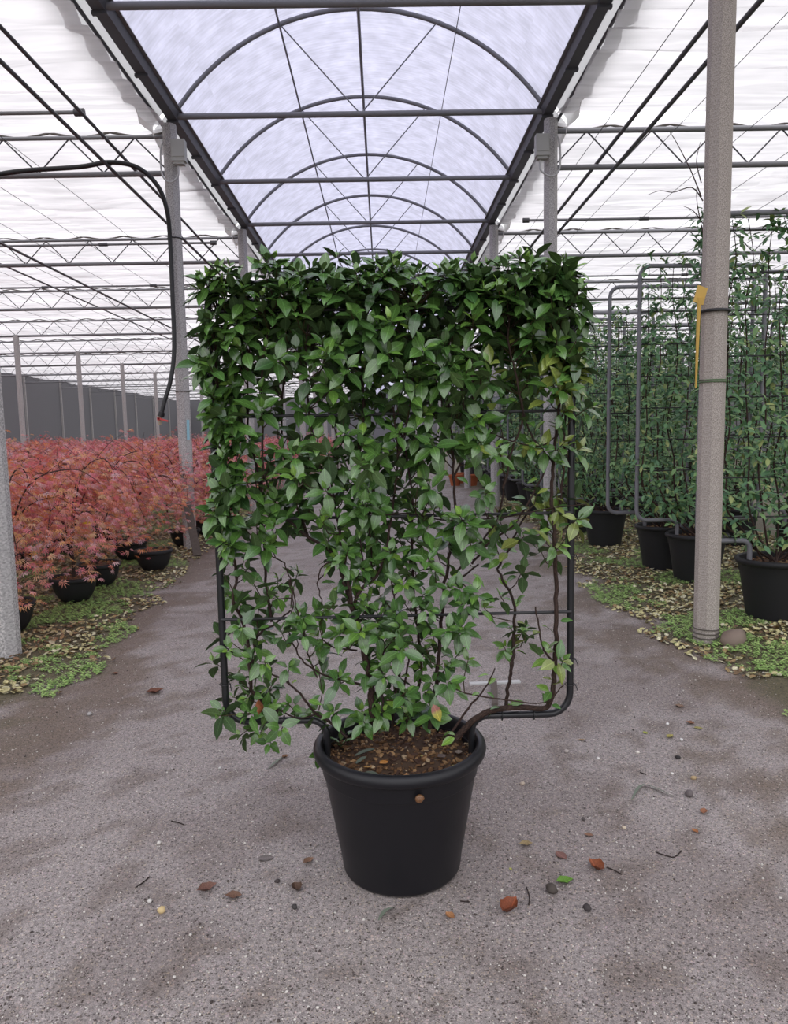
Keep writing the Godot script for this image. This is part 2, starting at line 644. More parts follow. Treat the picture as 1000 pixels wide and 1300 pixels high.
func build_posts() -> void:
	var plain := octagon_post(0.088, 5.45, M.concrete)
	var brown := octagon_post(0.083, 5.45, M.concrete_brown)
	var far := octagon_post(0.085, 4.9, M.concrete)
	for k in range(-1, 9):
		var z := Z0 - 2.0 * BAY * k
		var sl := "grey concrete roof post beside the red maples, %s from the camera on that side" % ordinal(k + 1)
		var sr := "grey concrete roof post beside the leafy trellises, %s from the camera on that side" % ordinal(k + 1)
		if k == -1: sr = "brownish octagonal concrete post with yellow tool tied to it, nearest at right"
		if k == 0: sl = "round-edged grey concrete post with black hose running down it"
		whole("concrete_post", plain, sl, "post", Transform3D(Basis(), Vector3(XL - 0.05, 0, z)), "roof posts along the path")
		whole("concrete_post", brown if k == -1 else plain, sr, "post", Transform3D(Basis(), Vector3(2.235, 0, z)), "roof posts along the path")
	for k in range(3, 9):
		var z := Z0 - 2.0 * BAY * k
		whole("concrete_post", far, "slim grey post rising from the far maples, %s nearest of its row" % ordinal(k - 3), "post", Transform3D(Basis(), Vector3(-11.8, 0, z)), "far posts behind the maples")

func build_roof_frame() -> void:
	# arches with tie bar and braces
	var pts := []
	for i in 33:
		var p := arch_at(-1.0 + 2.0 * i / 32.0)
		pts.append(Vector3(p.x, p.y, 0))
	var b := MB.new()
	b.tube(pts, 0.030, 8)
	var arch_m := b.mesh(M.steel)
	b = MB.new()
	b.tube([Vector3(XL, GY, 0), Vector3(XR, GY, 0)], 0.038, 8)
	var tie_m := b.mesh(M.steel)
	var braces := []
	for t in [-0.36, 0.36]:
		var p := arch_at(t)
		b = MB.new()
		b.tube([Vector3((XL + XR) / 2.0, GY, 0), Vector3(p.x, p.y, 0)], 0.009, 6)
		braces.append(b.mesh(M.steel))
	for k in range(-3, 19):
		var words := "%s arched steel roof hoop with straight tie bar, counted from the camera" % (ordinal(k + 3) if k < 17 else "farthest but %s" % ["one", "none"][k - 17])
		var a := thing("roof_arch", words, "arch", Vector3(0, 0, Z0 - BAY * k), 0.0, "steel hoops of the tunnel roof")
		part(a, "arch_tube", arch_m)
		part(a, "tie_bar", tie_m)
		for m in braces: part(a, "brace", m)
	# purlins along the tunnel
	var zf := Z0 + 5.0 * BAY
	var zb := Z0 - 24.0 * BAY
	var n := 0
	for t in [[0.0, 0.022, "steel ridge purlin along the crown of the film tunnel"], [-0.36, 0.014, "thin steel purlin left of the tunnel ridge"], [0.45, 0.006, "thin wire right of the tunnel ridge"]]:
		var p := arch_at(t[0])
		b = MB.new()
		b.tube([Vector3(p.x, p.y - 0.03, zf), Vector3(p.x, p.y - 0.03, zb)], t[1], 6)
		whole("purlin", b.mesh(M.steel), t[2], "purlin")
		n += 1
	# gutters: open channel with flanges, drive pipes and a gathered side curtain
	for side in [[-1.0, XL, "left"], [1.0, XR, "right"]]:
		var sg: float = side[0]
		var x: float = side[1]
		var near := "red maples" if sg < 0 else "leafy trellises"
		var g := thing("gutter", "dark steel valley gutter above the posts by the %s" % near, "gutter")
		b = MB.new()
		var prof := [Vector2(-0.09, 0.06), Vector2(-0.06, -0.05), Vector2(0.06, -0.05), Vector2(0.09, 0.06)]
		for i in 3:
			var p0: Vector2 = prof[i]
			var p1: Vector2 = prof[i + 1]
			b.face(Vector3(x + p0.x, GY + p0.y, zf), Vector3(x + p1.x, GY + p1.y, zf), Vector3(x + p1.x, GY + p1.y, zb), Vector3(x + p0.x, GY + p0.y, zb), Vector3(i - 1.0, -1.0, 0))
		part(g, "channel", b.mesh(M.dark_steel))
		for f in [-0.105, 0.105]:
			b = MB.new()
			b.box(Vector3(x + f, GY + 0.06, (zf + zb) / 2.0), Vector3(0.04, 0.012, zf - zb))
			part(g, "flange", b.mesh(M.steel))
		var brk := MB.new()
		brk.box(Vector3(0, 0, 0), Vector3(0.15, 0.03, 0.05))
		var bm := brk.mesh(M.dark_steel)
		for k in range(-8, 30):
			part(g, "bracket", bm, Transform3D(Basis(), Vector3(x, GY - 0.062, Z0 - BAY * 0.5 * k)))
		for q in [[0.19, -0.02, "outer"], [0.14, -0.10, "lower"]]:
			b = MB.new()
			b.tube([Vector3(x + sg * q[0], GY + q[1], zf), Vector3(x + sg * q[0], GY + q[1], zb)], 0.02, 6)
			whole("drive_pipe", b.mesh(M.dark_steel), "%s dark drive pipe running beside the gutter near the %s" % [q[2], near], "pipe", Transform3D(), "pipes beside the gutters")
		# curtain: one gathered strip for each stretch between posts
		var cur := MB.new()
		var nz := 41
		for j in nz:
			for i in 7:
				var t := float(j) / (nz - 1)
				var d := float(i) / 6.0
				var bunch := pow(absf(2.0 * t - 1.0), 6.0)
				var drop := lerpf(0.20, 0.40, bunch) + 0.03 * sin(t * 43.0) + 0.02 * sin(t * 17.0 + 1.0)
				var out := lerpf(0.10, 0.26, minf(1.0, d * 2.5)) + 0.03 * sin(d * PI) + 0.03 * sin(t * 60.0 + d * 4.0) * d - 0.07 * bunch * d
				cur.vert(Vector3(sg * out, 0.07 - (drop + 0.05) * d, -t), Vector3(sg * -1.0, 0.2, 0), Vector2(t, d))
		for j in nz - 1:
			for i in 6: cur.quad(j * 7 + i, j * 7 + i + 1, (j + 1) * 7 + i + 1, (j + 1) * 7 + i)
		var cm := cur.mesh(M.curtain)
		for k in range(-3, 9):
			whole("side_curtain", cm, "gathered off-white cloth curtain under the gutter by the %s, %s stretch from the camera" % [near, ordinal(k + 3)], "curtain", Transform3D(Basis.from_scale(Vector3(1, 1, 2.0 * BAY - 0.1)), Vector3(x, GY - 0.03, Z0 - 2.0 * BAY * k - 0.05)), "side curtains under the gutters")

func build_trusses() -> void:
	for bay in [[-11.8, -2.66, -1, 13, "over the red maples"], [-21.0, -11.8, 2, 13, "over the far left bay"], [2.28, 11.5, -1, 13, "over the leafy trellises"], [11.5, 20.7, 2, 13, "over the far right bay"]]:
		var x0: float = bay[0]
		var x1: float = bay[1]
		var lower := MB.new()
		lower.tube([Vector3(x0, 4.86, 0), Vector3(x1, 4.86, 0)], 0.036, 8)
		var upper := MB.new()
		upper.tube([Vector3(x0, 5.31, 0), Vector3(x1, 5.31, 0)], 0.026 if x0 < 0 else 0.036, 8)
		var lm := lower.mesh(M.steel)
		var um := upper.mesh(M.steel)
		var zig := []
		var count := 11
		for i in count * 2:
			var p := x0 + (x1 - x0) * i / (count * 2.0)
			var q := x0 + (x1 - x0) * (i + 1) / (count * 2.0)
			var z := MB.new()
			z.tube([Vector3(p, 4.88 if i % 2 == 0 else 5.30, 0), Vector3(q, 5.30 if i % 2 == 0 else 4.88, 0)], 0.010, 5, false)
			zig.append(z.mesh(M.dark_steel))
		for k in range(bay[2], bay[3]):
			var t := thing("roof_truss", "steel lattice truss %s, %s from the camera" % [bay[4], ordinal(k - bay[2])], "truss", Vector3(0, 0, Z0 - 2.0 * BAY * k), 0.0, "lattice trusses under the shade cloth")
			part(t, "lower_chord", lm)
			part(t, "upper_chord", um)
			for m in zig: part(t, "brace", m)

func build_pipes() -> void:
	var zf := 2.0
	var zb := -77.0
	for q in [[-3.25, 4.78, 0.022, "left pipe of the pair hung below the trusses above the maples"], [-3.12, 4.94, 0.020, "right pipe of the pair hung below the trusses above the maples"], [-6.3, 4.78, 0.022, "lone steel pipe under the trusses over the middle of the maples"], [-7.4, 4.94, 0.018, "thinner lone pipe under the trusses over the outer maples"], [2.86, 4.94, 0.024, "left pipe of the pair above the leafy trellises"], [3.02, 4.80, 0.024, "right pipe of the pair above the leafy trellises"]]:
		var b := MB.new()
		b.tube([Vector3(q[0], q[1], zf), Vector3(q[0], q[1], zb)], q[2], 6)
		whole("roof_pipe", b.mesh(M.dark_steel), q[3], "pipe")
	var n := 0
	for side in [[-3.6, -1.0, 9, "above the maples"], [2.75, 1.0, 8, "above the trellises"]]:
		for k in side[2]:
			var x: float = side[0] + side[1] * k * 0.92
			var b := MB.new()
			b.tube([Vector3(x, 5.14, zf), Vector3(x, 5.14, zb)], 0.005, 4, false)
			whole("cloth_wire", b.mesh(M.dark_steel), "thin wire carrying the shade cloth %s, %s from the path" % [side[3], ordinal(k)], "wire", Transform3D(), "wires under the shade cloth")
	# rods that draw the cloth, with a cap at the end and couplings
	for q in [[-8.75, -3.35, -11.7, "curtain rod with black end cap, nearest above the maples"], [-14.45, -3.15, -11.7, "curtain rod with black end cap at the second truss above the maples"], [-18.3, -3.4, -11.7, "curtain rod with end cap, third above the maples"], [-13.3, 2.6, 11.4, "curtain rod with black end cap above the trellises"], [-18.1, 2.7, 11.4, "curtain rod with end cap, farther one above the trellises"]]:
		var t := thing("curtain_rod", q[3], "rod", Vector3(0, 5.17, q[0]))
		var b := MB.new()
		b.tube([Vector3(q[1], 0, 0), Vector3(q[2], 0, 0)], 0.022, 8)
		part(t, "tube", b.mesh(M.steel))
		var sg := -1.0 if q[1] < 0 else 1.0
		b = MB.new()
		b.tube([Vector3(q[1] - sg * 0.06, 0, 0), Vector3(q[1] + sg * 0.05, 0, 0)], 0.042, 10)
		part(t, "end_cap", b.mesh(M.dark_steel))
		for k in 3:
			b = MB.new()
			b.tube([Vector3(q[1] + sg * (2.0 + 2.6 * k), 0, 0), Vector3(q[1] + sg * (2.16 + 2.6 * k), 0, 0)], 0.034, 8)
			part(t, "coupling", b.mesh(M.dark_steel))


# ---------------------------------------------------------------- the plant on its trellis
const PZ := -2.43
const PX := 0.035

func leaf_shape(fold: float, curl: float, wide := 0.46, double := true) -> Array:   # [upper MB, lower MB], base at the origin, tip at +y, face +z
	var out := []
	var rows := [[0.0, 0.02], [0.06, 0.03], [0.20, 0.62], [0.38, 0.95], [0.56, 1.0], [0.74, 0.74], [0.89, 0.34], [1.0, 0.0]]
	for side in ([1.0, -1.0] if double else [1.0]):
		var b := MB.new()
		for rr in rows:
			var t: float = rr[0]
			var hw: float = rr[1] * wide * 0.5
			var zc := -curl * t * t
			for s in [-1.0, 0.0, 1.0]:
				var up: float = fold * hw * absf(s) + zc - 0.02 * sin(t * 14.0) * absf(s) * rr[1]
				var nn: Vector3 = Vector3(-s * fold, 2.0 * curl * t, 1.0).normalized() * side
				b.vert(Vector3(hw * s, t, up + (0.0 if side > 0 else -0.012)), nn, Vector2(0.5 + 0.5 * s * rr[1], 1.0 - t))
		for k in rows.size() - 1:
			var o := k * 3
			b.quad(o, o + 1, o + 4, o + 3)
			b.quad(o + 1, o + 2, o + 5, o + 4)
		out.append(b)
	return out

func leaf_basis(dir: Vector3, face: Vector3) -> Basis:
	var y := dir.normalized()
	var z := (face - y * face.dot(y))
	if z.length() < 0.01: z = y.cross(Vector3.RIGHT)
	z = z.normalized()
	return Basis(y.cross(z), y, z)

const DENSITY := [
	"00000003300000000000000000",
	"00235545776566665566665310",
	"12677788888888888888888620",
	"24788999999999999999999841",
	"44899999999999999999999951",
	"34999999999999999999899962",
	"14899999999999999999588852",
	"26888999999999999998588762",
	"26777788999999999998777652",
	"26756657888999999998766532",
	"25765447788999988887665433",
	"26775457777667777777654443",
	"14754346776667766665444443",
	"13655677777777766544455553",
	"13655778888888876444444442",
	"13654788888888775333334442",
	"13656788888888765444455443",
	"02556778888888765545466653",
	"01566666888887765445555653",
	"00677644678877765444455420",
	"00677632578886543334545310",
	"00377742345766654455565310",
	"00388832345778765566555310",
	"00387743556788876565554300",
	"02487644566888876565554300",
	"14566655767788876444444310",
	"25566666655688877533334310",
	"14556666655788876423333310",
	"13566554555788875322223200",
	"13676676656788774112333100",
	"02677676666787763012222100",
	"00367764443211210110000000",
	"00024302300000011100000000",
]

func build_main_plant() -> void:
	var at := Vector3(PX, 0, PZ)
	var root := thing("potted_trellis_shrub", "dark evergreen shrub trained on a black trellis in a big black pot on the path", "potted plant", at)
	var home := -at
	# pot
	var b := MB.new()
	b.lathe([Vector2(0.0, 0.0), Vector2(0.196, 0.0), Vector2(0.196, 0.0), Vector2(0.203, 0.004), Vector2(0.2055, 0.012), Vector2(0.212, 0.06), Vector2(0.262, 0.345), Vector2(0.266, 0.350), Vector2(0.2665, 0.352), Vector2(0.273, 0.402), Vector2(0.273, 0.402), Vector2(0.255, 0.402), Vector2(0.255, 0.402), Vector2(0.250, 0.33)], 72, Vector3.ZERO, 0.0022)
	var pot := part(root, "pot", b.mesh(M.black_plastic))
	b = MB.new()
	var roll := []
	for k in 15:
		var a := -2.3 + k * 4.35 / 14.0
		roll.append(Vector2(0.277 + cos(a) * 0.0205 + 0.0, 0.428 + sin(a) * 0.023))
	roll.push_front(Vector2(0.268, 0.398))
	roll.append(Vector2(0.262, 0.425))
	roll.append(Vector2(0.258, 0.36))
	b.lathe(roll, 72)
	part(pot, "rim", b.mesh(M.black_plastic))
	# soil with bark chips
	b = MB.new()
	b.col = Color.WHITE
	var sg := 26
	var mid := b.vert(Vector3(0, soil_height(0.0, 0.0), 0), Vector3.UP)
	var prev := []
	for k in range(1, 13):
		var ring := []
		var r := 0.257 * k / 12.0
		for s in 48:
			var a := TAU * s / 48.0
			var p := Vector3(cos(a) * r, 0, sin(a) * r)
			p.y = soil_height(p.x, p.z)
			var e := 0.01
			ring.append(b.vert(p, Vector3(soil_height(p.x - e, p.z) - soil_height(p.x + e, p.z), 2 * e, soil_height(p.x, p.z - e) - soil_height(p.x, p.z + e)).normalized()))
		for s in 48:
			if k == 1: b.tri(mid, ring[s], ring[(s + 1) % 48])
			else: b.quad(prev[s], prev[(s + 1) % 48], ring[(s + 1) % 48], ring[s])
		prev = ring
	var soil := part(root, "soil", b.mesh(M.soil))
	b = MB.new()
	for k in 1500:
		var r := 0.25 * sqrt(rng.randf())
		var a := rf(0, TAU)
		var p := Vector3(cos(a) * r, 0, sin(a) * r)
		p.y = soil_height(p.x, p.z) + 0.002
		var s := rf(0.003, 0.010) if rng.randf() < 0.8 else rf(0.010, 0.018)
		var kind := rng.randf()
		b.col = Color(0.12, 0.065, 0.035) if kind < 0.4 else (Color(0.055, 0.035, 0.025) if kind < 0.75 else (Color(0.26, 0.16, 0.08) if kind < 0.93 else Color(0.36, 0.27, 0.17)))
		b.box(p, Vector3(s * rf(0.8, 1.6), s * rf(0.25, 0.6), s), Basis.from_euler(Vector3(rf(-0.6, 0.6), rf(0, TAU), rf(-0.6, 0.6))))
	stuff(part(soil, "bark_chips", b.mesh(M.chips)))
	# trellis: one bent tube with its feet in the pot
	var xl := -0.557
	var xr := 0.625
	var yb := 0.525
	var yt := 1.985
	var rc := 0.075
	var pts := []
	var fl := -0.215
	var fr := 0.285
	pts.append(Vector3(fl, 0.33, PZ) + home)
	bend(pts, Vector2(fl - 0.055, yb - 0.055), 0, 90, 0.055)
	bend(pts, Vector2(xl + rc, yb + rc), 270, 180, rc)
	bend(pts, Vector2(xl + rc, yt - rc), 180, 90, rc)
	bend(pts, Vector2(xr - rc, yt - rc), 90, 0, rc)
	bend(pts, Vector2(xr - rc, yb + rc), 0, -90, rc)
	bend(pts, Vector2(fr + 0.055, yb - 0.055), 90, 180, 0.055)
	pts.append(Vector3(fr, 0.33, PZ) + home)
	b = MB.new()
	b.tube(pts, 0.0122, 12)
	var frame := part(root, "trellis_frame", b.mesh(M.frame))
	for y in [0.887, 1.225, 1.563, 1.90]:
		b = MB.new()
		b.tube([Vector3(xl, y, PZ + 0.012) + home, Vector3(xr, y, PZ + 0.012) + home], 0.0052, 8)
		part(frame, "crossbar", b.mesh(M.wire))
	# ties: little loops of black wire round the tube
	for q in [[-0.47, yb, 0], [-0.36, yb, 0], [0.39, yb, 0], [0.50, yb, 0], [0.625, 0.72, 1], [0.625, 1.08, 1], [-0.557, 0.78, 1], [-0.557, 0.66, 1], [0.625, 0.63, 1]]:
		var loop := []
		for k in 9:
			var a := TAU * k / 8.0
			loop.append((Vector3(q[0], q[1] + cos(a) * 0.018, PZ + sin(a) * 0.018) if q[2] == 0 else Vector3(q[0] + cos(a) * 0.018, q[1], PZ + sin(a) * 0.018)) + home)
		loop.append(loop[-1] + Vector3(0.006, -0.02, 0.012))
		b = MB.new()
		b.tube(loop, 0.0018, 5)
		part(frame, "tie", b.mesh(M.wire))

	# woody stems, traced on the trellis plane
	var bark_c := Color(0.075, 0.045, 0.036)
	var skeleton := PackedVector3Array()
	var stems := [
		[[476, 928], [472, 900], [470, 870], [464, 835], [456, 800], [447, 772], [440, 748], 0.013, 0.009, 0.0],
		[[444, 758], [436, 735], [428, 712], [412, 694], [392, 682], [370, 664], [350, 640], [335, 600], 0.0075, 0.003, 0.01],
		[[447, 765], [441, 735], [437, 705], [432, 680], [425, 640], [420, 600], [428, 560], 0.006, 0.003, 0.02],
		[[449, 772], [456, 752], [470, 738], [480, 728], [488, 705], [495, 670], [500, 630], [505, 580], [498, 520], 0.0065, 0.003, 0.0],
		[[464, 736], [460, 715], [458, 690], [450, 650], 0.004, 0.002, 0.01],
		[[470, 734], [472, 700], [468, 660], [474, 610], 0.004, 0.002, 0.0],
		[[430, 716], [418, 714], [406, 725], [403, 745], [410, 770], 0.0026, 0.002, 0.02],
		[[545, 925], [551, 885], [556, 845], [559, 800], [563, 750], [571, 700], [576, 655], [576, 605], [573, 560], [570, 520], [566, 460], 0.0075, 0.003, 0.0],
		[[578, 938], [600, 915], [625, 902], [660, 898], [692, 899], [701, 880], [704, 850], [706, 800], [706, 750], [704, 700], [702, 655], [700, 620], [703, 580], [708, 530], [712, 480], [706, 420], 0.0115, 0.004, 0.018],
		[[642, 896], [645, 870], [650, 845], [652, 810], [653, 785], [650, 760], [638, 735], [632, 722], [642, 704], [655, 676], [672, 645], 0.0065, 0.003, 0.0],
		[[574, 928], [600, 893], [617, 872], [628, 848], 0.0045, 0.002, 0.03],
		[[599, 716], [620, 690], [640, 676], [655, 662], [672, 636], [690, 600], [700, 575], 0.004, 0.0028, 0.02],
		[[573, 735], [599, 704], [622, 674], [634, 650], [639, 620], [638, 590], [632, 560], 0.004, 0.0028, 0.0],
		[[572, 742], [585, 733], [607, 716], 0.0042, 0.003, 0.02],
		[[702, 840], [690, 825], [684, 800], [680, 770], 0.004, 0.0025, 0.02],
		[[487, 905], [484, 862], [488, 835], [480, 815], [462, 805], 0.0045, 0.003, 0.03],
		[[520, 930], [512, 890], [515, 860], [520, 830], 0.005, 0.003, 0.01],
		[[530, 930], [528, 885], [535, 850], [530, 800], [525, 740], [522, 690], [524, 640], [518, 590], [508, 545], 0.006, 0.003, -0.02],
		[[498, 928], [500, 890], [508, 850], [505, 800], [498, 750], 0.005, 0.003, -0.02],
		[[440, 936], [418, 916], [398, 903], [380, 880], [362, 864], [345, 856], 0.005, 0.003, 0.03],
		[[462, 870], [440, 864], [415, 858], [392, 846], [378, 830], [366, 800], 0.0045, 0.0025, 0.02],
		[[452, 826], [440, 824], [424, 822], [410, 812], 0.0035, 0.002, 0.03],
		[[318, 868], [321, 835], [324, 815], [334, 800], [350, 792], [368, 775], 0.0055, 0.003, 0.0],
		[[352, 905], [322, 880], [318, 860], [316, 830], [308, 788], [295, 762], [300, 735], [294, 700], [288, 680], [292, 655], [284, 620], [282, 560], [278, 500], [272, 440], [276, 400], 0.0065, 0.003, 0.0],
		[[402, 860], [392, 835], [386, 805], [376, 770], [368, 735], [362, 715], 0.003, 0.002, 0.02],
		[[366, 735], [372, 765], [366, 790], 0.0025, 0.002, 0.03],
		[[345, 790], [338, 740], [336, 700], [332, 650], [328, 600], [316, 550], [314, 490], [318, 430], 0.005, 0.003, 0.0],
		[[330, 650], [334, 580], [332, 490], [338, 430], [350, 380], 0.004, 0.003, 0.02],
		[[392, 682], [372, 630], [362, 590], [358, 520], [365, 450], [372, 390], 0.0045, 0.003, -0.02],
		[[425, 640], [405, 590], [392, 520], [388, 440], [395, 380], 0.0045, 0.003, 0.02],
		[[450, 650], [455, 590], [462, 520], [458, 450], [465, 380], 0.004, 0.003, 0.0],
		[[505, 580], [520, 520], [524, 450], [518, 380], 0.004, 0.003, 0.02],
		[[576, 605], [594, 560], [600, 500], [596, 430], [602, 370], 0.004, 0.003, 0.0],
		[[639, 620], [650, 570], [664, 530], [655, 480], [645, 430], [650, 370], 0.004, 0.003, 0.02],
		[[703, 590], [690, 572], [672, 548], [664, 520], 0.004, 0.003, 0.02],
		[[712, 640], [716, 570], [718, 510], [716, 460], [700, 410], [690, 360], 0.004, 0.003, 0.0],
		[[480, 655], [520, 652], [560, 660], [600, 660], [650, 655], [700, 645], [745, 640], 0.0028, 0.002, 0.03],
		[[560, 530], [600, 540], [650, 560], [690, 565], [720, 540], 0.0028, 0.002, 0.03],
		[[590, 880], [640, 888], [690, 892], [715, 870], 0.0028, 0.002, 0.04],
		[[405, 905], [380, 912], [350, 900], [330, 905], 0.0035, 0.002, 0.02],
	]
	for s in stems:
		var m: int = s.size()
		var line := []
		for k in m - 3:
			var w := noise.get_noise_2d(s[k][0] * 9.0, s[k][1] * 9.0) * 0.03
			line.append(on_plane(s[k][0], s[k][1], PZ + s[m - 1] + (w if k > 0 else 0.0)) + home)
		line = smooth(line, 5)
		for k in line.size():
			line[k] += Vector3(noise.get_noise_2d(line[k].y * 1500.0, m * 7.0), 0, noise.get_noise_2d(line[k].y * 1500.0, m * 9.0 + 70.0)) * 0.006
			skeleton.append(line[k])
		b = MB.new()
		b.col = bark_c * rf(0.8, 1.25)
		b.tube(line, spread(s[m - 3], s[m - 2], line.size()), 7)
		part(root, "stem", b.mesh(M.bark))

	# foliage: tip rosettes of paired leaves
	var shapes := [leaf_shape(0.30, 0.16, 0.50), leaf_shape(0.18, 0.30, 0.53), leaf_shape(0.42, 0.05, 0.54), leaf_shape(0.12, 0.42, 0.48)]
	var tones := [Color(0.100, 0.225, 0.062), Color(0.124, 0.270, 0.064), Color(0.172, 0.35, 0.070), Color(0.27, 0.48, 0.085), Color(0.074, 0.175, 0.056), Color(0.28, 0.36, 0.085)]
	var unders := [Color(0.085, 0.155, 0.065), Color(0.105, 0.18, 0.07), Color(0.12, 0.21, 0.07), Color(0.20, 0.33, 0.09), Color(0.07, 0.125, 0.055), Color(0.30, 0.36, 0.10)]
	var leaves := []     # [transform, shape, tone, weight]
	var twigs := MB.new()
	var rosettes := []
	for j in DENSITY.size():
		var row: String = DENSITY[j]
		for i in row.length():
			var d := float(row.substr(i, 1))
			if d < 0.5: continue
			var want := 0.022 * pow(d, 1.85) * (1.15 if j < 9 else (1.25 if j < 20 else 1.1)) * (0.3 if i == 0 else (0.65 if i == 1 else (0.5 if i == 25 else 1.0)))
			var count := int(want) + (1 if rng.randf() < want - int(want) else 0)
			for c in count:
				rosettes.append([240.0 + 20.0 * (i + rng.randf()), 300.0 + 20.0 * (j + rng.randf()), d, j])
	for k in 56:
		var yy := rf(345, 690)
		rosettes.append([rf(266, 296) - (12.0 if yy < 470.0 else 0.0), yy, 8.0, 99])
	for k in 130: rosettes.append([rf(275, 725), rf(350, 470), 8.0, 98])
	for k in 85: rosettes.append([rf(262, 738), rf(330, 380), 8.0, 99])
	for k in 26: rosettes.append([rf(696, 738), rf(345, 500), 8.0, 99])
	for q in rosettes:
		var dense: float = q[2]
		var depth := 0.13 if dense > 7.5 else 0.10
		var zoff := rf(-depth, depth * 1.15)
		if q[3] == 99: zoff = rf(0.015, 0.11)
		if q[3] == 98: zoff = rf(-0.13, -0.04)
		var p := on_plane(q[0], q[1], PZ + zoff) + home
		var flat := Vector2(p.x + PX, p.y)
		var front := zoff > -0.02 if rng.randf() < 0.85 else zoff < 0.0
		var axis := Vector3(rf(-0.7, 0.7), rf(0.15, 1.1), (rf(0.45, 1.2) if front else -rf(0.3, 1.0)))
		if flat.x < -0.47: axis.x -= rf(0.3, 1.0)
		if flat.x > 0.54: axis.x += rf(0.3, 1.0)
		if flat.y > 1.88: axis.y += 0.8
		if flat.y < 0.62 and flat.x < -0.2: axis.y -= rf(0.2, 0.9)
		axis = axis.normalized()
		# a twig back to the nearest wood
		var best := 1e9
		var root_at := p - axis * 0.08
		for s in skeleton:
			var dd: float = s.distance_squared_to(p - Vector3(0, 0.06, 0))
			if dd < best:
				best = dd
				root_at = s
		var away := (root_at - p)
		if away.length() > 0.13: root_at = p + away.normalized() * 0.13
		twigs.col = bark_c.lerp(Color(0.13, 0.10, 0.04), rf(0.0, 0.9))
		twigs.tube([root_at, (root_at + p) * 0.5 - axis * 0.02, p, p + axis * 0.012], [0.0022, 0.0019, 0.0015, 0.001], 5, false)
		var size := rf(0.82, 1.15) * (1.0 if q[1] < 700.0 else 0.88)
		var young := rng.randf() < 0.22
		var pale := clampf((flat.x - 0.30) * 1.6, 0.0, 0.5) * (1.0 if q[1] > 440.0 else 0.0)
		var spin := rf(0, TAU)
		var side := axis.cross(Vector3.UP if absf(axis.y) < 0.9 else Vector3.RIGHT).normalized()
		var up := axis.cross(side)
		var pairs := 4 if rng.randf() < 0.7 else 3
		for k in pairs:
			var theta: float = [0.35, 0.85, 1.25, 1.55][k] + rf(-0.12, 0.15)
			var length: float = [0.036, 0.058, 0.072, 0.074][k] * size * rf(0.88, 1.12)
			for s in 2:
				if k == 3 and rng.randf() < 0.25: continue
				var a := spin + PI * s + PI / 2.0 * k + rf(-0.25, 0.25)
				var rad := side * cos(a) + up * sin(a)
				var dir := axis * cos(theta) + rad * sin(theta) + Vector3(0, -0.12 * k, 0)
				var base := p - axis * (0.010 * k) + rad * 0.003
				# blades turn their upper face to the light
				var face := axis + Vector3(0, 0.75, 0.15) - rad * 0.15 + Vector3(rf(-0.25, 0.25), 0, rf(-0.25, 0.25))
				var bs := leaf_basis(dir, face)
				var tone := rng.randi_range(0, 1) if k > 0 else 2
				if young: tone = [3, 2, 1, 1][k]
				if k == 3 and rng.randf() < 0.3: tone = 4
				if rng.randf() < pale * (0.5 + 0.2 * k): tone = 5
				var tr := Transform3D(bs.scaled_local(Vector3.ONE * length), base)
				var view := (base + at - EYE).normalized()
				var weight := length * length * absf(bs.z.dot(view)) * (1.0 + 6.0 * (base.z - 0.0))
				leaves.append([tr, rng.randi_range(0, 3), tone, weight])
	# leaves set singly along the stems
	for k in 420:
		var p := skeleton[rng.randi_range(0, skeleton.size() - 1)]
		if p.y < 0.46: continue
		var dir := Vector3(rf(-1, 1), rf(-0.5, 0.7), rf(-0.6, 1.0)).normalized()
		var length := rf(0.035, 0.06)
		var tone := rng.randi_range(0, 3)
		if p.x > 0.35 and rng.randf() < 0.35: tone = 5
		var bs := leaf_basis(dir, Vector3(rf(-0.4, 0.4), 1.0, rf(0, 0.8)))
		leaves.append([Transform3D(bs.scaled_local(Vector3.ONE * length), p + dir * 0.012), rng.randi_range(0, 3), tone, length * length * absf(bs.z.z) * (1.0 + 6.0 * p.z)])
	leaves.sort_custom(func(a, c): return a[3] > c[3])
	var single := {}
	var rest_up := MB.new()
	var rest_down := MB.new()
	for k in leaves.size():
		var q: Array = leaves[k]
		if k < 300:
			var key := Vector2i(q[1], q[2])
			if not single.has(key):
				var m := ArrayMesh.new()
				var one := MB.new()
				one.add(shapes[q[1]][0], Transform3D(), tones[q[2]])
				one.surface_into(m, M.leaf)
				one = MB.new()
				one.add(shapes[q[1]][1], Transform3D(), unders[q[2]])
				one.surface_into(m, M.leaf_under)
				single[key] = m
			part(root, "leaf", single[key], q[0])
		else:
			var v := rf(0.82, 1.2)
			rest_up.add(shapes[q[1]][0], q[0], tones[q[2]] * v)
			rest_down.add(shapes[q[1]][1], q[0], unders[q[2]] * v)
	var fm := ArrayMesh.new()
	rest_up.surface_into(fm, M.leaf)
	rest_down.surface_into(fm, M.leaf_under)
	stuff(part(root, "foliage", fm))
	stuff(part(root, "twigs", twigs.mesh(M.bark)))
	# one large leaf turning yellow and red above the soil
	var spot := MB.new()
	spot.add(shapes[1][0], Transform3D(), Color(0.50, 0.46, 0.06))
	for i in spot.v.size():
		if spot.v[i].y < 0.5: spot.c[i] = Color(0.32, 0.07, 0.03)
	var yl := part(root, "leaf", spot.mesh(M.leaf), Transform3D(leaf_basis(Vector3(0.35, -0.75, 0.4), Vector3(0, 0.4, 1)).scaled_local(Vector3.ONE * 0.062), on_plane(549, 893, PZ + 0.10) + home))
	yl.set_meta("label", "yellowing leaf with a red-brown base")

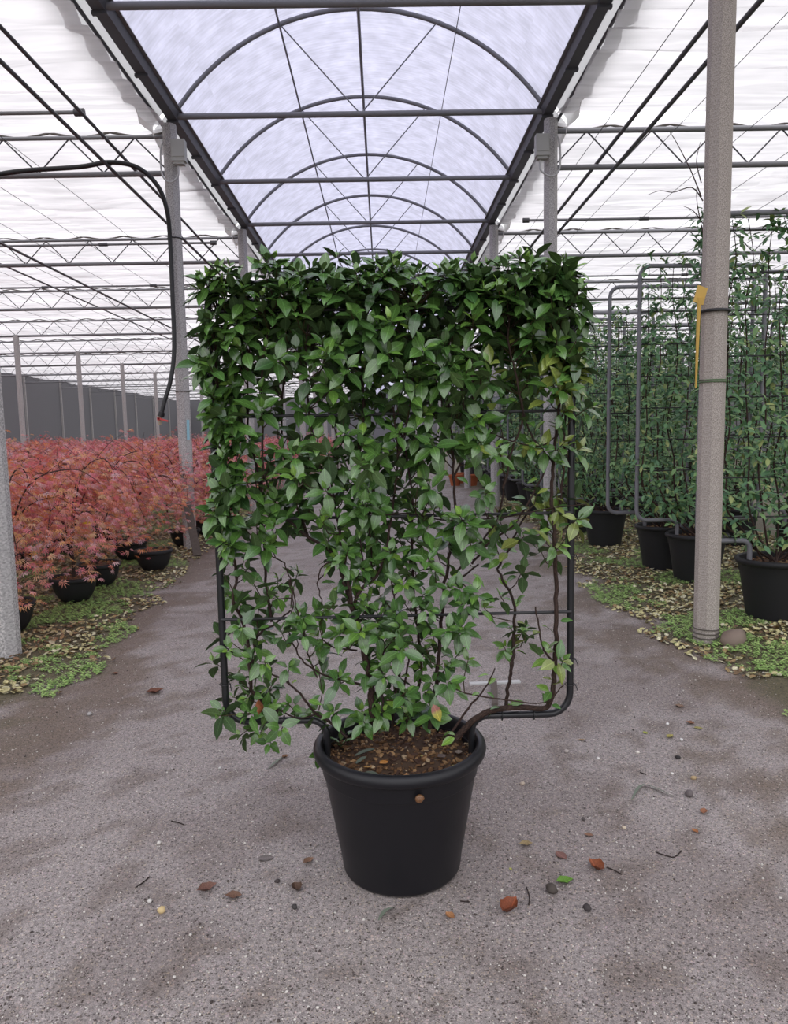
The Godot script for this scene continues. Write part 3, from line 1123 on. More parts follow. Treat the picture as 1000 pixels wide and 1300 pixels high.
	# a snail on the pot wall and a dry curled leaf caught in the leaves
	var sn := thing("snail", "small brown snail stuck to the black pot just under its rim", "snail", on_plane(532, 1013, PZ + 0.272))
	var whorl := []
	var wr := []
	for k in 40:
		var t := k / 39.0
		var a := t * TAU * 2.6
		whorl.append(Vector3(cos(a) * 0.0085 * (1.0 - t), sin(a) * 0.0085 * (1.0 - t), 0.006 + 0.010 * t))
		wr.append(0.0078 * (1.0 - t * 0.75))
	b = MB.new()
	b.col = Color(0.16, 0.075, 0.035)
	b.tube(whorl, wr, 9)
	part(sn, "shell", b.mesh(M.shell))
	b = MB.new()
	b.col = Color(0.10, 0.07, 0.05)
	b.tube([Vector3(-0.012, -0.004, 0.002), Vector3(0, -0.009, 0.004), Vector3(0.012, -0.006, 0.003)], [0.002, 0.005, 0.003], 7)
	part(sn, "foot", b.mesh(M.shell))
	b = MB.new()
	b.col = Color(0.36, 0.12, 0.05)
	curled(b, 0.055, 0.9)
	whole("dried_leaf", b.mesh(M.dry), "curled brown dry leaf caught among the low left leaves of the trellis shrub", "leaf", Transform3D(Basis.from_euler(Vector3(1.2, 0.2, 1.4)), on_plane(334, 897, PZ + 0.09)))
	# leaves and shreds lying on the potting soil
	var on_soil := [
		[487, 968, 0.040, Color(0.60, 0.26, 0.06), "curled orange dry leaf on the potting soil"],
		[537, 961, 0.028, Color(0.42, 0.42, 0.15), "small yellow-green leaf in the middle of the potting soil"],
		[576, 973, 0.022, Color(0.62, 0.56, 0.20), "tiny pale yellow leaf on the potting soil near the rim"],
		[560, 961, 0.040, Color(0.15, 0.11, 0.11), "dull purple-grey leaf on the potting soil"],
		[582, 955, 0.042, Color(0.26, 0.20, 0.18), "greyish dry leaf by the trellis foot on the potting soil"],
		[583, 936, 0.036, Color(0.36, 0.15, 0.13), "reddish dry leaf at the back right of the potting soil"],
		[562, 982, 0.036, Color(0.48, 0.26, 0.13), "tan dry leaf at the front of the potting soil"],
		[516, 986, 0.034, Color(0.46, 0.24, 0.11), "light brown leaf against the front rim inside the pot"],
		[499, 922, 0.026, Color(0.62, 0.32, 0.10), "bright orange leaf scrap at the back of the potting soil"],
		[432, 972, 0.038, Color(0.34, 0.19, 0.11), "brown leaf at the left edge of the potting soil"],
		[466, 974, 0.030, Color(0.52, 0.28, 0.08), "orange-brown leaf scrap beside the grey-green strip"],
		[512, 950, 0.034, Color(0.24, 0.18, 0.15), "grey-brown leaf flake in the middle of the soil"],
	]
	for q in on_soil:
		var p := on_ground(q[0], q[1], 0.405)
		b = MB.new()
		b.col = q[3]
		curled(b, q[2], rf(0.1, 0.45))
		whole("fallen_leaf", b.mesh(M.dry), q[4], "leaf", Transform3D(Basis.from_euler(Vector3(rf(-0.2, 0.2), rf(0, TAU), rf(-0.2, 0.2))), p), "dead leaves on the potting soil")
	for q in [[463, 955, 0.075, 0.5, "long grey-green leaf strip on the potting soil"], [471, 982, 0.05, -0.5, "short grey-green leaf strip near the front rim"], [458, 965, 0.05, 0.9, "second grey-green leaf strip crossing under the long one"]]:
		var p := on_ground(q[0], q[1], 0.408)
		b = MB.new()
		b.col = Color(0.13, 0.16, 0.14)
		b.box(Vector3.ZERO, Vector3(q[2], 0.0015, 0.014))
		var o := MB.new()
		o.col = b.col
		strap(o, q[2], 0.014)
		whole("leaf_strip", o.mesh(M.dry), q[4], "leaf", Transform3D(Basis.from_euler(Vector3(0.25, q[3], 0.1)), p), "grey-green strips on the potting soil")

func soil_height(x: float, z: float) -> float:
	return 0.385 + 0.018 * noise.get_noise_2d(x * 700.0, z * 700.0) + 0.02 * exp(-(x * x + z * z) * 60.0)

func bend(pts: Array, c: Vector2, a0: float, a1: float, rad: float) -> void:
	for k in 7:
		var a := deg_to_rad(lerpf(a0, a1, k / 6.0))
		pts.append(Vector3(c.x + cos(a) * rad - PX, c.y + sin(a) * rad, 0))

func strap(b: MB, length: float, width: float) -> void:    # a long narrow dry leaf with some thickness
	for side in [1.0, -1.0]:
		var base := b.v.size()
		for k in 9:
			var t := k / 8.0
			var w := width * 0.5 * pow(sin(PI * clampf(t, 0.03, 0.97)), 0.5)
			var y := 0.012 * sin(PI * t) * length / 0.08 * 0.5
			for s in [-1.0, 1.0]:
				b.vert(Vector3((t - 0.5) * length, y + (0.0012 if side > 0 else 0.0), s * w), Vector3(0, side, 0))
		for k in 8: b.quad(base + k * 2, base + k * 2 + 1, base + k * 2 + 3, base + k * 2 + 2)

func curled(b: MB, length: float, curl: float) -> void:     # a dry leaf, flat on xz, edges rolled up
	var sh := leaf_shape(0.0, 0.0, 0.62)
	for side in 2:
		var base := b.v.size()
		var o: MB = sh[side]
		for i in o.v.size():
			var p := o.v[i]
			var x := p.x * length
			var z := (p.y - 0.5) * length
			var y := (x * x * 4.5 + z * z * 1.3) * curl / length + 0.10 * length * curl * sin(p.y * 15.0 + p.x * 11.0) * absf(p.x) * 3.0 + 0.05 * length * curl * sin(p.y * 9.0)
			var nn := Vector3(-x * 9.0 * curl / length, 1.0, -z * 2.6 * curl / length).normalized()
			b.vert(Vector3(x, y + (0.010 * length if side == 0 else 0.0), z), nn if side == 0 else -nn, o.uv[i])
		for i in range(0, o.ix.size(), 3): b.tri(base + o.ix[i], base + o.ix[i + 1], base + o.ix[i + 2])


# ---------------------------------------------------------------- red maples in bowls
func maple_leaf() -> MB:      # seven narrow lobes from one point
	var b := MB.new()
	for k in 7:
		var a := (k - 3) * 0.62
		var l: float = [0.55, 0.8, 0.95, 1.05, 0.95, 0.8, 0.55][k]
		var d := Vector3(sin(a), cos(a), 0)
		var s := Vector3(d.y, -d.x, 0) * 0.08
		var nn := Vector3(d.x * 0.4, d.y * 0.4, 1.0).normalized()
		var o := b.vert(Vector3.ZERO, nn)
		var p := b.vert(d * l * 0.5 + s + Vector3(0, 0, -0.05), nn)
		var q := b.vert(d * l * 0.5 - s + Vector3(0, 0, -0.05), nn)
		var t := b.vert(d * l + Vector3(0, 0, -0.25 * l), nn)
		b.quad(o, p, t, q)
	return b

func bowl_mesh() -> ArrayMesh:
	var b := MB.new()
	var prof := [Vector2(0, 0), Vector2(0.085, 0), Vector2(0.085, 0), Vector2(0.12, 0.015), Vector2(0.155, 0.06), Vector2(0.18, 0.12), Vector2(0.193, 0.19), Vector2(0.193, 0.19), Vector2(0.206, 0.192), Vector2(0.212, 0.205), Vector2(0.212, 0.222), Vector2(0.205, 0.234), Vector2(0.192, 0.234), Vector2(0.186, 0.222), Vector2(0.178, 0.17)]
	b.lathe(prof, 28)
	return b.mesh(M.bowl_plastic)

func bowl_soil(tint: Color) -> ArrayMesh:
	var b := MB.new()
	b.col = tint
	b.lathe([Vector2(0.186, 0.205), Vector2(0.12, 0.215), Vector2(0.05, 0.222), Vector2(0.0, 0.223)], 24)
	for k in 120:
		var r := 0.18 * sqrt(rng.randf())
		var a := rf(0, TAU)
		b.col = [Color(0.30, 0.10, 0.07), Color(0.22, 0.12, 0.06), Color(0.12, 0.07, 0.05), Color(0.35, 0.19, 0.07)][rng.randi_range(0, 3)]
		b.box(Vector3(cos(a) * r, 0.222, sin(a) * r), Vector3(rf(0.01, 0.03), 0.004, rf(0.006, 0.015)), Basis.from_euler(Vector3(rf(-0.4, 0.4), rf(0, TAU), rf(-0.4, 0.4))))
	return b.mesh(M.chips)

func maple_wood(seed_: int) -> Array:       # [mesh builder, branch points]
	rng.seed = seed_
	var b := MB.new()
	var pts := PackedVector3Array()
	b.col = Color(0.10, 0.065, 0.055)
	var top := Vector3(rf(-0.05, 0.05), rf(0.5, 0.65), rf(-0.05, 0.05))
	b.tube(smooth([Vector3(0, 0.01, 0), Vector3(rf(-0.03, 0.03), 0.38, rf(-0.03, 0.03)), top], 4), spread(0.016, 0.011, 9), 6, false)
	for k in 9:
		var a := TAU * k / 9.0 + rf(-0.3, 0.3)
		var d := Vector3(cos(a), 0, sin(a))
		var h := rf(0.85, 1.38)
		var reach := rf(0.3, 0.6)
		var line := smooth([top + Vector3(0, rf(-0.2, 0.0), 0), top + d * reach * 0.4 + Vector3.UP * (h - top.y) * 0.75, d * reach + Vector3.UP * h * 0.97, d * reach * 1.35 + Vector3.UP * (h - rf(0.15, 0.5))], 5)
		b.tube(line, spread(0.008, 0.002, line.size()), 5, false)
		for p in line.slice(4): pts.append(p)
		for t in 5:
			var p0: Vector3 = line[rng.randi_range(5, line.size() - 2)]
			var p1 := p0 + Vector3(rf(-0.28, 0.28), rf(-0.1, 0.25), rf(-0.28, 0.28))
			b.tube([p0, (p0 + p1) / 2.0 + Vector3.UP * 0.03, p1], [0.003, 0.002, 0.001], 4, false)
			pts.append((p0 + p1) / 2.0)
			pts.append(p1)
	return [b, pts]

func maple_leaves(pts: PackedVector3Array, warm: float, count: int, lo := 0.32) -> MB:
	var b := MB.new()
	var one := maple_leaf()
	var pink := [Color(0.82, 0.29, 0.34), Color(0.86, 0.44, 0.46), Color(0.76, 0.22, 0.28), Color(0.80, 0.54, 0.56), Color(0.70, 0.42, 0.48)]
	var fire := [Color(0.86, 0.36, 0.19), Color(0.84, 0.48, 0.19), Color(0.80, 0.29, 0.21), Color(0.82, 0.40, 0.31), Color(0.72, 0.46, 0.26)]
	for k in count:
		var p := pts[rng.randi_range(0, pts.size() - 1)] + Vector3(rf(-0.12, 0.12), rf(-0.16, 0.06), rf(-0.12, 0.12))
		if rng.randf() < 0.35: p.y -= rf(0.0, 0.45)
		p.y = maxf(p.y, lo)
		var out := Vector3(p.x, 0, p.z).normalized()
		var dir := (out + Vector3(rf(-0.9, 0.9), -0.55, rf(-0.9, 0.9))).normalized()
		var c: Color = (fire if rng.randf() < warm else pink)[rng.randi_range(0, 4)] * rf(0.75, 1.15)
		var s := rf(0.036, 0.060)
		b.add(one, Transform3D(leaf_basis(dir, Vector3(rf(-0.6, 0.6), 1.0, rf(-0.6, 0.6)) + out * 0.4).scaled_local(Vector3.ONE * s), p), c)
	return b

func build_maples() -> void:
	var bowl := bowl_mesh()
	var soil := bowl_soil(Color(0.10, 0.065, 0.04))
	var wood := []
	var leafy := []
	var far := []
	for k in 5:
		var w := maple_wood(100 + k * 17)
		wood.append(w[0].mesh(M.bark))
		leafy.append(maple_leaves(w[1], [0.6, 0.4, 0.3, 0.5, 0.25][k], 1900, 0.30).mesh(M.maple))
		var m := ArrayMesh.new()
		maple_leaves(w[1], [0.3, 0.2, 0.1, 0.25, 0.08][k], 1400, 0.30).surface_into(m, M.maple)
		(w[0] as MB).surface_into(m, M.bark)
		far.append(m)
	rng.seed = 77
	var near := [
		[-2.95, -5.62, 0, "red and orange maple in a black bowl at the left edge, nearest of the row"],
		[-2.87, -6.68, 1, "red maple overhanging its black bowl, second nearest of the path-side row"],
		[-2.90, -7.36, 0, "orange-red maple in the black bowl with leaves over its left rim"],
		[-3.12, -8.90, 3, "red maple in the shaded black bowl with a small white tag"],
		[-2.74, -9.98, 1, "red maple in the black bowl behind the leaning concrete stake"],
		[-2.75, -11.2, 2, "red maple just behind the hose post on the path side"],
	]
	var taken := []
	for q in near:
		var p := Vector3(q[0], ground_y(q[0], q[1]), q[1])
		taken.append(Vector2(q[0], q[1]))
		var t := thing("potted_maple", q[3], "potted tree", p, rf(0, TAU), "red maples in bowls")
		part(t, "bowl", bowl)
		part(t, "soil", soil)
		part(t, "trunk", wood[q[2]])
		stuff(part(t, "foliage", leafy[q[2]]))
	# the bowl on the grass with nothing but litter in it
	var e := thing("bowl_pot", "black bowl pot holding only soil and red leaf litter, on the grass edge", "plant pot", Vector3(-2.62, ground_y(-2.62, -8.22), -8.22))
	part(e, "bowl", bowl)
	part(e, "soil", bowl_soil(Color(0.16, 0.075, 0.05)))
	taken.append(Vector2(-2.62, -8.22))
	var step := 1.18
	for i in 18:
		for j in 34:
			var x := -3.05 - i * step + rf(-0.16, 0.16)
			var z := -4.9 - j * step + rf(-0.16, 0.16)
			var px := px_of(Vector3(x, 0.9, z)).x
			if px < -420.0 or x < -19.5: continue
			var ok := true
			for t in taken:
				if t.distance_to(Vector2(x, z)) < 0.72: ok = false
			if not ok: continue
			if z < -24.0 and (j + i) % 2 == 1: continue
			var pos := Vector3(x, ground_y(x, z), z)
			var k := rng.randi_range(0, 4)
			if z > -11.0 and i < 3:
				var t := thing("potted_maple", "red maple of the packed mass just behind the path-side row of bowls", "potted tree", pos, rf(0, TAU), "red maples packed behind the front row")
				part(t, "bowl", bowl)
				part(t, "soil", soil)
				part(t, "trunk", wood[k])
				stuff(part(t, "foliage", leafy[k]))
			else:
				var s := 0.86 if z > -20.0 else 1.0
				whole("maple", far[k], "pink-red maple in the far mass before the grey netting wall", "tree", Transform3D(Basis(Vector3.UP, rf(0, TAU)).scaled(Vector3(s, rf(0.92, 1.05), s)), pos), "far red maples")
	# yellow plant labels and a white tag
	for q in [[112, 664, -6.9, 0.3, "yellow plant label strip hanging low in the nearest maples"], [185, 619, -9.0, 0.8, "yellow plant label strip high in the maples near the hose post"], [193, 648, -8.7, 1.2, "curved yellow label strip above the white-tagged bowl"], [168, 649, -8.6, -0.6, "short yellow label strip left of the curved one"]]:
		var b := MB.new()
		b.col = Color(0.75, 0.50, 0.04)
		strap(b, 0.13, 0.024)
		whole("plant_label", b.mesh(M.chips), q[4], "label", Transform3D(Basis.from_euler(Vector3(1.3, 0.2, q[3])), on_plane(q[0], q[1], q[2] + 0.35)), "yellow labels in the maples")
	var b2 := MB.new()
	b2.col = Color(0.7, 0.7, 0.68)
	b2.box(Vector3(0, 0.04, 0), Vector3(0.035, 0.08, 0.002))
	whole("plant_tag", b2.mesh(M.chips), "small white tag stuck in the shaded bowl behind the empty-looking bowl", "label", Transform3D(Basis.from_euler(Vector3(-0.2, 0.2, 0.1)), Vector3(-3.06, 0.225, -8.76)))


# ---------------------------------------------------------------- tall trellises at the right
func build_trellis_row() -> void:
	var small := MB.new()
	var blade := leaf_shape(0.25, 0.2, 0.46, false)[0] as MB
	# fewer rows for distant blades
	var lite := MB.new()
	for rr in [[0.0, 0.0], [0.35, 0.2], [0.7, 0.17], [1.0, 0.0]]:
		for s in [-1.0, 1.0]:
			lite.vert(Vector3(rr[1] * s, rr[0], 0.12 * absf(rr[1]) * 2.0 - 0.2 * rr[0] * rr[0]), Vector3(0, 0.3 * rr[0], 1).normalized())
	for k in 3: lite.quad(k * 2, k * 2 + 1, k * 2 + 3, k * 2 + 2)
	var pot := MB.new()
	pot.lathe([Vector2(0, 0), Vector2(0.19, 0), Vector2(0.19, 0), Vector2(0.20, 0.01), Vector2(0.255, 0.36), Vector2(0.262, 0.365), Vector2(0.268, 0.42), Vector2(0.282, 0.424), Vector2(0.292, 0.44), Vector2(0.288, 0.462), Vector2(0.272, 0.468), Vector2(0.258, 0.455), Vector2(0.25, 0.36)], 40)
	var pot_m := pot.mesh(M.bowl_plastic)
	var soil := MB.new()
	soil.col = Color(0.09, 0.055, 0.04)
	soil.lathe([Vector2(0.257, 0.41), Vector2(0.1, 0.425), Vector2(0.0, 0.43)], 32)
	for k in 160:
		var r := 0.24 * sqrt(rng.randf())
		var a := rf(0, TAU)
		soil.col = [Color(0.20, 0.11, 0.06), Color(0.10, 0.06, 0.04), Color(0.32, 0.22, 0.10), Color(0.16, 0.08, 0.05)][rng.randi_range(0, 3)]
		soil.box(Vector3(cos(a) * r, 0.425, sin(a) * r), Vector3(rf(0.01, 0.035), 0.006, rf(0.008, 0.02)), Basis.from_euler(Vector3(rf(-0.4, 0.4), rf(0, TAU), rf(-0.4, 0.4))))
	var soil_m := soil.mesh(M.chips)
	var protos := []
	for variant in 4:
		rng.seed = 900 + variant * 31
		var h := 2.96 + rf(-0.08, 0.1)
		var hw := 0.60
		var yb := 0.60
		var t := Node3D.new()
		part(t, "pot", pot_m)
		part(t, "soil", soil_m)
		var pts := []
		for q in [[-0.20, 0.36, 0, 0, 0.0], [-0.26, yb - 0.06, 0, 90, 0.06], [-hw + 0.1, yb + 0.1, 270, 180, 0.1], [-hw + 0.1, h - 0.1, 180, 90, 0.1], [hw - 0.1, h - 0.1, 90, 0, 0.1], [hw - 0.1, yb + 0.1, 0, -90, 0.1], [0.26, yb - 0.06, 90, 180, 0.06], [0.20, 0.36, 0, 0, 0.0]]:
			for k in (1 if q[4] == 0.0 else 5):
				var a := deg_to_rad(lerpf(q[2], q[3], k / 4.0))
				pts.append(Vector3(q[0] + cos(a) * q[4], q[1] + sin(a) * q[4], 0))
		var b := MB.new()
		b.tube(pts, 0.020, 8)
		var fr := part(t, "trellis_frame", b.mesh(M.grey_frame))
		for k in 8:
			b = MB.new()
			var y := yb + (h - yb) * (k + 0.6) / 8.0
			b.tube([Vector3(-hw, y, 0), Vector3(hw, y, 0)], 0.006, 5)
			part(fr, "crossbar", b.mesh(M.wire))
		var wood := MB.new()
		var pts2 := PackedVector3Array()
		for k in 9:
			wood.col = Color(0.10, 0.06, 0.05) * rf(0.8, 1.3)
			var x := -hw + 0.06 + (2.0 * hw - 0.12) * k / 8.0
			var line := [Vector3(rf(-0.08, 0.08), 0.40, rf(-0.08, 0.08)), Vector3(x * 0.5, 0.62, rf(-0.03, 0.03))]
			var y := 0.9
			while y < h + 0.03:
				line.append(Vector3(x + rf(-0.04, 0.04), y, rf(-0.03, 0.03)))
				y += 0.3
			line = smooth(line, 3)
			wood.tube(line, spread(0.009, 0.003, line.size()), 5, false)
			for p in line.slice(3): pts2.append(p)
		part(t, "stems", wood.mesh(M.bark))
		var fol := MB.new()
		var tones := [Color(0.11, 0.225, 0.115), Color(0.14, 0.27, 0.125), Color(0.20, 0.33, 0.14), Color(0.08, 0.17, 0.095), Color(0.34, 0.40, 0.16)]
		for k in 900:
			var p := pts2[rng.randi_range(0, pts2.size() - 1)]
			if p.y > 1.9 and rng.randf() < 0.12: continue
			p += Vector3(rf(-0.07, 0.07), rf(-0.08, 0.08), rf(-0.08, 0.10))
			var n := rng.randi_range(2, 4)
			for i in n:
				var dir := Vector3(rf(-1, 1), rf(-0.8, 0.6), rf(-0.7, 1.0)).normalized()
				var s := rf(0.055, 0.095)
				fol.add(lite, Transform3D(leaf_basis(dir, Vector3(rf(-0.4, 0.4), 1, rf(-0.2, 0.9))).scaled_local(Vector3.ONE * s), p), tones[rng.randi_range(0, 4) if rng.randf() < 0.4 else rng.randi_range(0, 2)])
		stuff(part(t, "foliage", fol.mesh(M.far_leaf)))
		protos.append(t)
	rng.seed = 505
	var places := [
		[3.02, -5.55, "tall leafy trellis in a black pot beside the brown post, nearest at the right edge"],
		[3.02, -6.98, "tall leafy trellis whose black pot is half hidden by the brown post"],
		[2.96, -7.68, "tall leafy trellis in the black pot just left of the half-hidden one"],
		[2.83, -9.30, "tall leafy trellis in the black pot standing alone on the mossy grass"],
	]
	for k in 12:
		places.append([2.85 + rf(-0.06, 0.06), -10.6 - k * 1.25, "leafy trellis in the path-side row, %s one beyond the pot on mossy grass" % ordinal(k)])
	for k in 10:
		places.append([4.35 + rf(-0.08, 0.08), -7.6 - k * 1.5, "leafy trellis of the second row from the path, %s from the camera" % ordinal(k)])
	for k in 8:
		places.append([5.9 + rf(-0.08, 0.08), -10.2 - k * 1.9, "leafy trellis of the third row from the path, %s from the camera" % ordinal(k)])
	for k in places.size():
		var q: Array = places[k]
		var c := copy_of(protos[k % 4], "trellis_plant", q[2], Vector3(q[0], ground_y(q[0], q[1]) - 0.005, q[1]), rf(-0.10, 0.10))
		c.set_meta("category", "potted plant")
		c.set_meta("group", "tall trellis plants in rows")
	for t in protos: t.free()
	# bare shoots reaching out from the top of the nearest one
	var near_one := get_node("trellis_plant") as Node3D
	var back := near_one.transform.affine_inverse()
	for path in [[[892, 255], [878, 238], [855, 244], [838, 242], [823, 247]], [[890, 250], [876, 215], [858, 180], [850, 168]], [[893, 285], [880, 268], [868, 262]], [[890, 232], [884, 205], [889, 180]], [[893, 300], [885, 260], [884, 238]]]:
		var line := []
		for k in path.size(): line.append(back * on_plane(path[k][0], path[k][1], -5.5 + 0.03 * k))
		line = smooth(line, 4)
		var sh := MB.new()
		sh.col = Color(0.12, 0.07, 0.06)
		sh.tube(line, spread(0.005, 0.0018, line.size()), 5)
		part(near_one, "shoot", sh.mesh(M.bark))
	var vine := MB.new()
	for k in 150:
		var p := back * on_plane(rf(880, 905), 245.0 + 250.0 * pow(rng.randf(), 0.8), -5.5 + rf(-0.05, 0.08))
		for i in 2: vine.add(lite, Transform3D(leaf_basis(Vector3(rf(-1, 1), rf(-0.8, 0.6), rf(-0.7, 1)).normalized(), Vector3(rf(-0.4, 0.4), 1, rf(-0.2, 0.9))).scaled_local(Vector3.ONE * rf(0.05, 0.08)), p), Color(0.08, 0.17, 0.08))
	stuff(part(near_one, "edge_foliage", vine.mesh(M.far_leaf)))
	# orange pots far down the row
	var tp := MB.new()
	tp.lathe([Vector2(0, 0), Vector2(0.13, 0), Vector2(0.13, 0), Vector2(0.18, 0.26), Vector2(0.2, 0.26), Vector2(0.2, 0.31), Vector2(0.18, 0.31), Vector2(0.16, 0.24), Vector2(0, 0.24)], 20)
	var tm := tp.mesh(M.terracotta)
	for q in [[2.02, -20.6, "left"], [2.45, -20.3, "middle"], [2.2, -21.4, "rear"]]:
		whole("terracotta_pot", tm, "%s of three orange pots far down the path beyond the trellis shrub" % q[2], "plant pot", Transform3D(Basis(), Vector3(q[0], ground_y(q[0], q[1]), q[1])), "orange pots far down the path")


# ---------------------------------------------------------------- things fixed to the posts
func build_post_fittings() -> void:
	var b: MB
	# junction boxes with conduit
	for q in [[XL + 0.09, "left", 1.0, "above the hose on the post by the maples"], [2.235 - 0.14, "right", -1.0, "at the top of the second post by the trellises"]]:
		var t := thing("junction_box", "grey electrical box %s" % q[3], "electrical box", Vector3(q[0], 5.08, Z0 + 0.13))
		b = MB.new()
		b.box(Vector3(0, 0, 0), Vector3(0.17, 0.26, 0.12))
		b.box(Vector3(0, -0.145, 0.0), Vector3(0.13, 0.04, 0.09))
		part(t, "housing", b.mesh(M.box_grey))
		b = MB.new()
		b.box(Vector3(0, 0.02, 0.063), Vector3(0.15, 0.20, 0.008))
		part(t, "lid", b.mesh(M.box_grey))
		var line := smooth([Vector3(-0.02, -0.15, 0), Vector3(-0.02, -0.3, 0.02), Vector3(-0.12 * q[2], -0.38, 0.03), Vector3(-0.22 * q[2], -0.28, 0.02), Vector3(-0.23 * q[2], 0.0, 0), Vector3(-0.19 * q[2], 0.13, 0)], 6)
		b = MB.new()
		b.tube(line, 0.012, 7)
		part(t, "conduit", b.mesh(M.conduit))
	# black hose down the left post, ending in a red-handled tap
	var h := thing("hose", "black irrigation hose looping down the post to a red-handled tap", "hose")
	var zz := Z0 + 0.25
	var line := [on_plane(-60, 232, zz + 0.6), on_plane(20, 218, zz + 0.5), on_plane(100, 212, zz + 0.35), on_plane(140, 206, zz + 0.3), on_plane(175, 213, zz + 0.2), on_plane(200, 236, zz + 0.1), on_plane(212, 268, zz), on_plane(216, 310, zz - 0.1), on_plane(219, 380, zz - 0.1), on_plane(221, 440, zz - 0.06), on_plane(217, 480, zz), on_plane(208, 512, zz + 0.05), on_plane(205, 526, zz + 0.06)]
	b = MB.new()
	b.tube(smooth(line, 6), 0.028, 9)
	part(h, "tube", b.mesh(M.hose))
	b = MB.new()
	b.tube([line[-1] + Vector3(0.008, 0.03, 0), line[-1] + Vector3(-0.012, -0.03, 0)], 0.042, 10)
	part(h, "collar", b.mesh(M.hose))
	var tap: Vector3 = line[-1] + Vector3(-0.02, -0.06, 0.0)
	b = MB.new()
	b.tube([tap + Vector3(0.005, 0.04, 0), tap + Vector3(-0.005, -0.04, 0), tap + Vector3(-0.01, -0.075, 0)], [0.025, 0.022, 0.016], 9)
	var valve := part(h, "valve", b.mesh(M.brass))
	b = MB.new()
	b.box(tap + Vector3(0.045, -0.01, 0.035), Vector3(0.13, 0.022, 0.02), Basis(Vector3.BACK, -0.28))
	b.box(tap + Vector3(-0.012, 0.002, 0.03), Vector3(0.03, 0.035, 0.03))
	part(valve, "handle", b.mesh(M.red))
	# wire band and blue tag on that post
	band(Vector3(XL - 0.05, 2.10, Z0), 0.090, 0.006, M.rust_wire, "thin wire band round the hose post")
	band(Vector3(XL - 0.05, 4.05, Z0), 0.092, 0.008, M.hose, "black strap round the upper hose post")
	b = MB.new()
	b.box(Vector3(0, -0.13, 0), Vector3(0.035, 0.26, 0.006))
	whole("hanging_tag", b.mesh(M.blue), "pale blue tag hanging from the wire on the hose post", "tag", Transform3D(Basis.from_euler(Vector3(0, 0.5, -0.03)), on_plane(238.5, 533, Z0 + 0.11)))
	# leaning stake near its foot
	var a := on_ground(246, 706, 0.0)
	var top := on_plane(234, 645, Z0 + 0.38)
	var dir := (top - a).normalized()
	b = MB.new()
	var side := dir.cross(Vector3.BACK).normalized()
	var bs := Basis(side, dir, side.cross(dir))
	b.box(Vector3(0, (top - a).length() / 2.0, 0), Vector3(0.10, (top - a).length() + 0.02, 0.05), bs * Basis(Vector3.UP, 0.35), 0.95)
	whole("leaning_stake", b.mesh(M.old_wood), "short brown-grey stake leaning beside the hose post among the bowls", "stake", Transform3D(Basis(), a + Vector3(0, 0.0, 0)))
	# right, near post: yellow tool, straps and wire
	var px := 2.235
	var pz := Z0 + 2.0 * BAY
	var y := thing("yellow_scraper", "yellow long-handled scraper tied to the brown post", "tool")
	b = MB.new()
	var t0 := on_plane(883, 492, pz + 0.02)
	var t1 := on_plane(887, 384, pz + 0.10)
	b.tube([t0, (t0 + t1) / 2.0, t1], [0.006, 0.011, 0.013], 8)
	part(y, "handle", b.mesh(M.yellow))
	b = MB.new()
	b.box(t1 + Vector3(0.004, 0.045, 0.01), Vector3(0.075, 0.11, 0.012), Basis(Vector3.BACK, -0.25) * Basis(Vector3.UP, 0.3), 1.0)
	b.tube([t1 + Vector3(0, -0.02, 0), t1 + Vector3(0.002, 0.03, 0.008)], [0.014, 0.026], 8)
	part(y, "blade", b.mesh(M.yellow))
	var top_y := on_plane(890, 396, pz).y
	band(Vector3(px, top_y, pz), 0.096, 0.011, M.hose, "black strap holding the yellow scraper to the brown post")
	var mid_y := on_plane(890, 483, pz).y
	band(Vector3(px, mid_y, pz), 0.088, 0.004, M.green_wire, "upper strand of green wire round the brown post")
	band(Vector3(px, mid_y - 0.013, pz), 0.088, 0.004, M.green_wire, "lower strand of green wire round the brown post")
	for k in 3:
		band(Vector3(px, 0.10 - k * 0.028, pz), 0.088, 0.004, M.rust_wire, "%s rusty wire loop round the foot of the brown post" % ["topmost", "middle", "lowest"][k], 0.05 * (k - 1))
	# stone at its foot
	b = MB.new()
	b.col = Color(0.22, 0.17, 0.14)
	pebble(b, 0.10, 3)
	whole("brown_stone", b.mesh(M.stone), "brown angular stone at the right foot of the brown post", "stone", Transform3D(Basis.from_euler(Vector3(0.3, 0.4, 0.5)), Vector3(px + 0.13, ground_y(px + 0.13, pz + 0.12) + 0.03, pz + 0.12)))

func band(at: Vector3, r: float, wire: float, m: Material, label: String, tilt := 0.0) -> void:
	var pts := []
	for k in 17:
		var a := TAU * k / 16.0
		pts.append(Vector3(cos(a) * r, cos(a + 0.7) * r * tilt, sin(a) * r))
	var b := MB.new()
	b.tube(pts, wire, 6, false)
	whole("post_band", b.mesh(m), label, "band", Transform3D(Basis(), at))

func pebble(b: MB, r: float, kind: int) -> void:
	var seg := 7
	var rings := []
	for j in 5:
		var ph := PI * j / 4.0
		var ring := []
		for i in seg + 1:
			var a := TAU * (i % seg) / seg
			var d := Vector3(sin(ph) * cos(a), cos(ph), sin(ph) * sin(a))
			var rr := r * (1.0 + 0.35 * noise.get_noise_3d(d.x * 60.0 + kind * 50.0, d.y * 60.0, d.z * 60.0))
			ring.append(b.vert(d * rr * Vector3(1.0, 0.62, 0.8), d))
		rings.append(ring)
		if j > 0:
			for i in seg: b.quad(rings[j - 1][i], rings[j - 1][i + 1], ring[i + 1], ring[i])


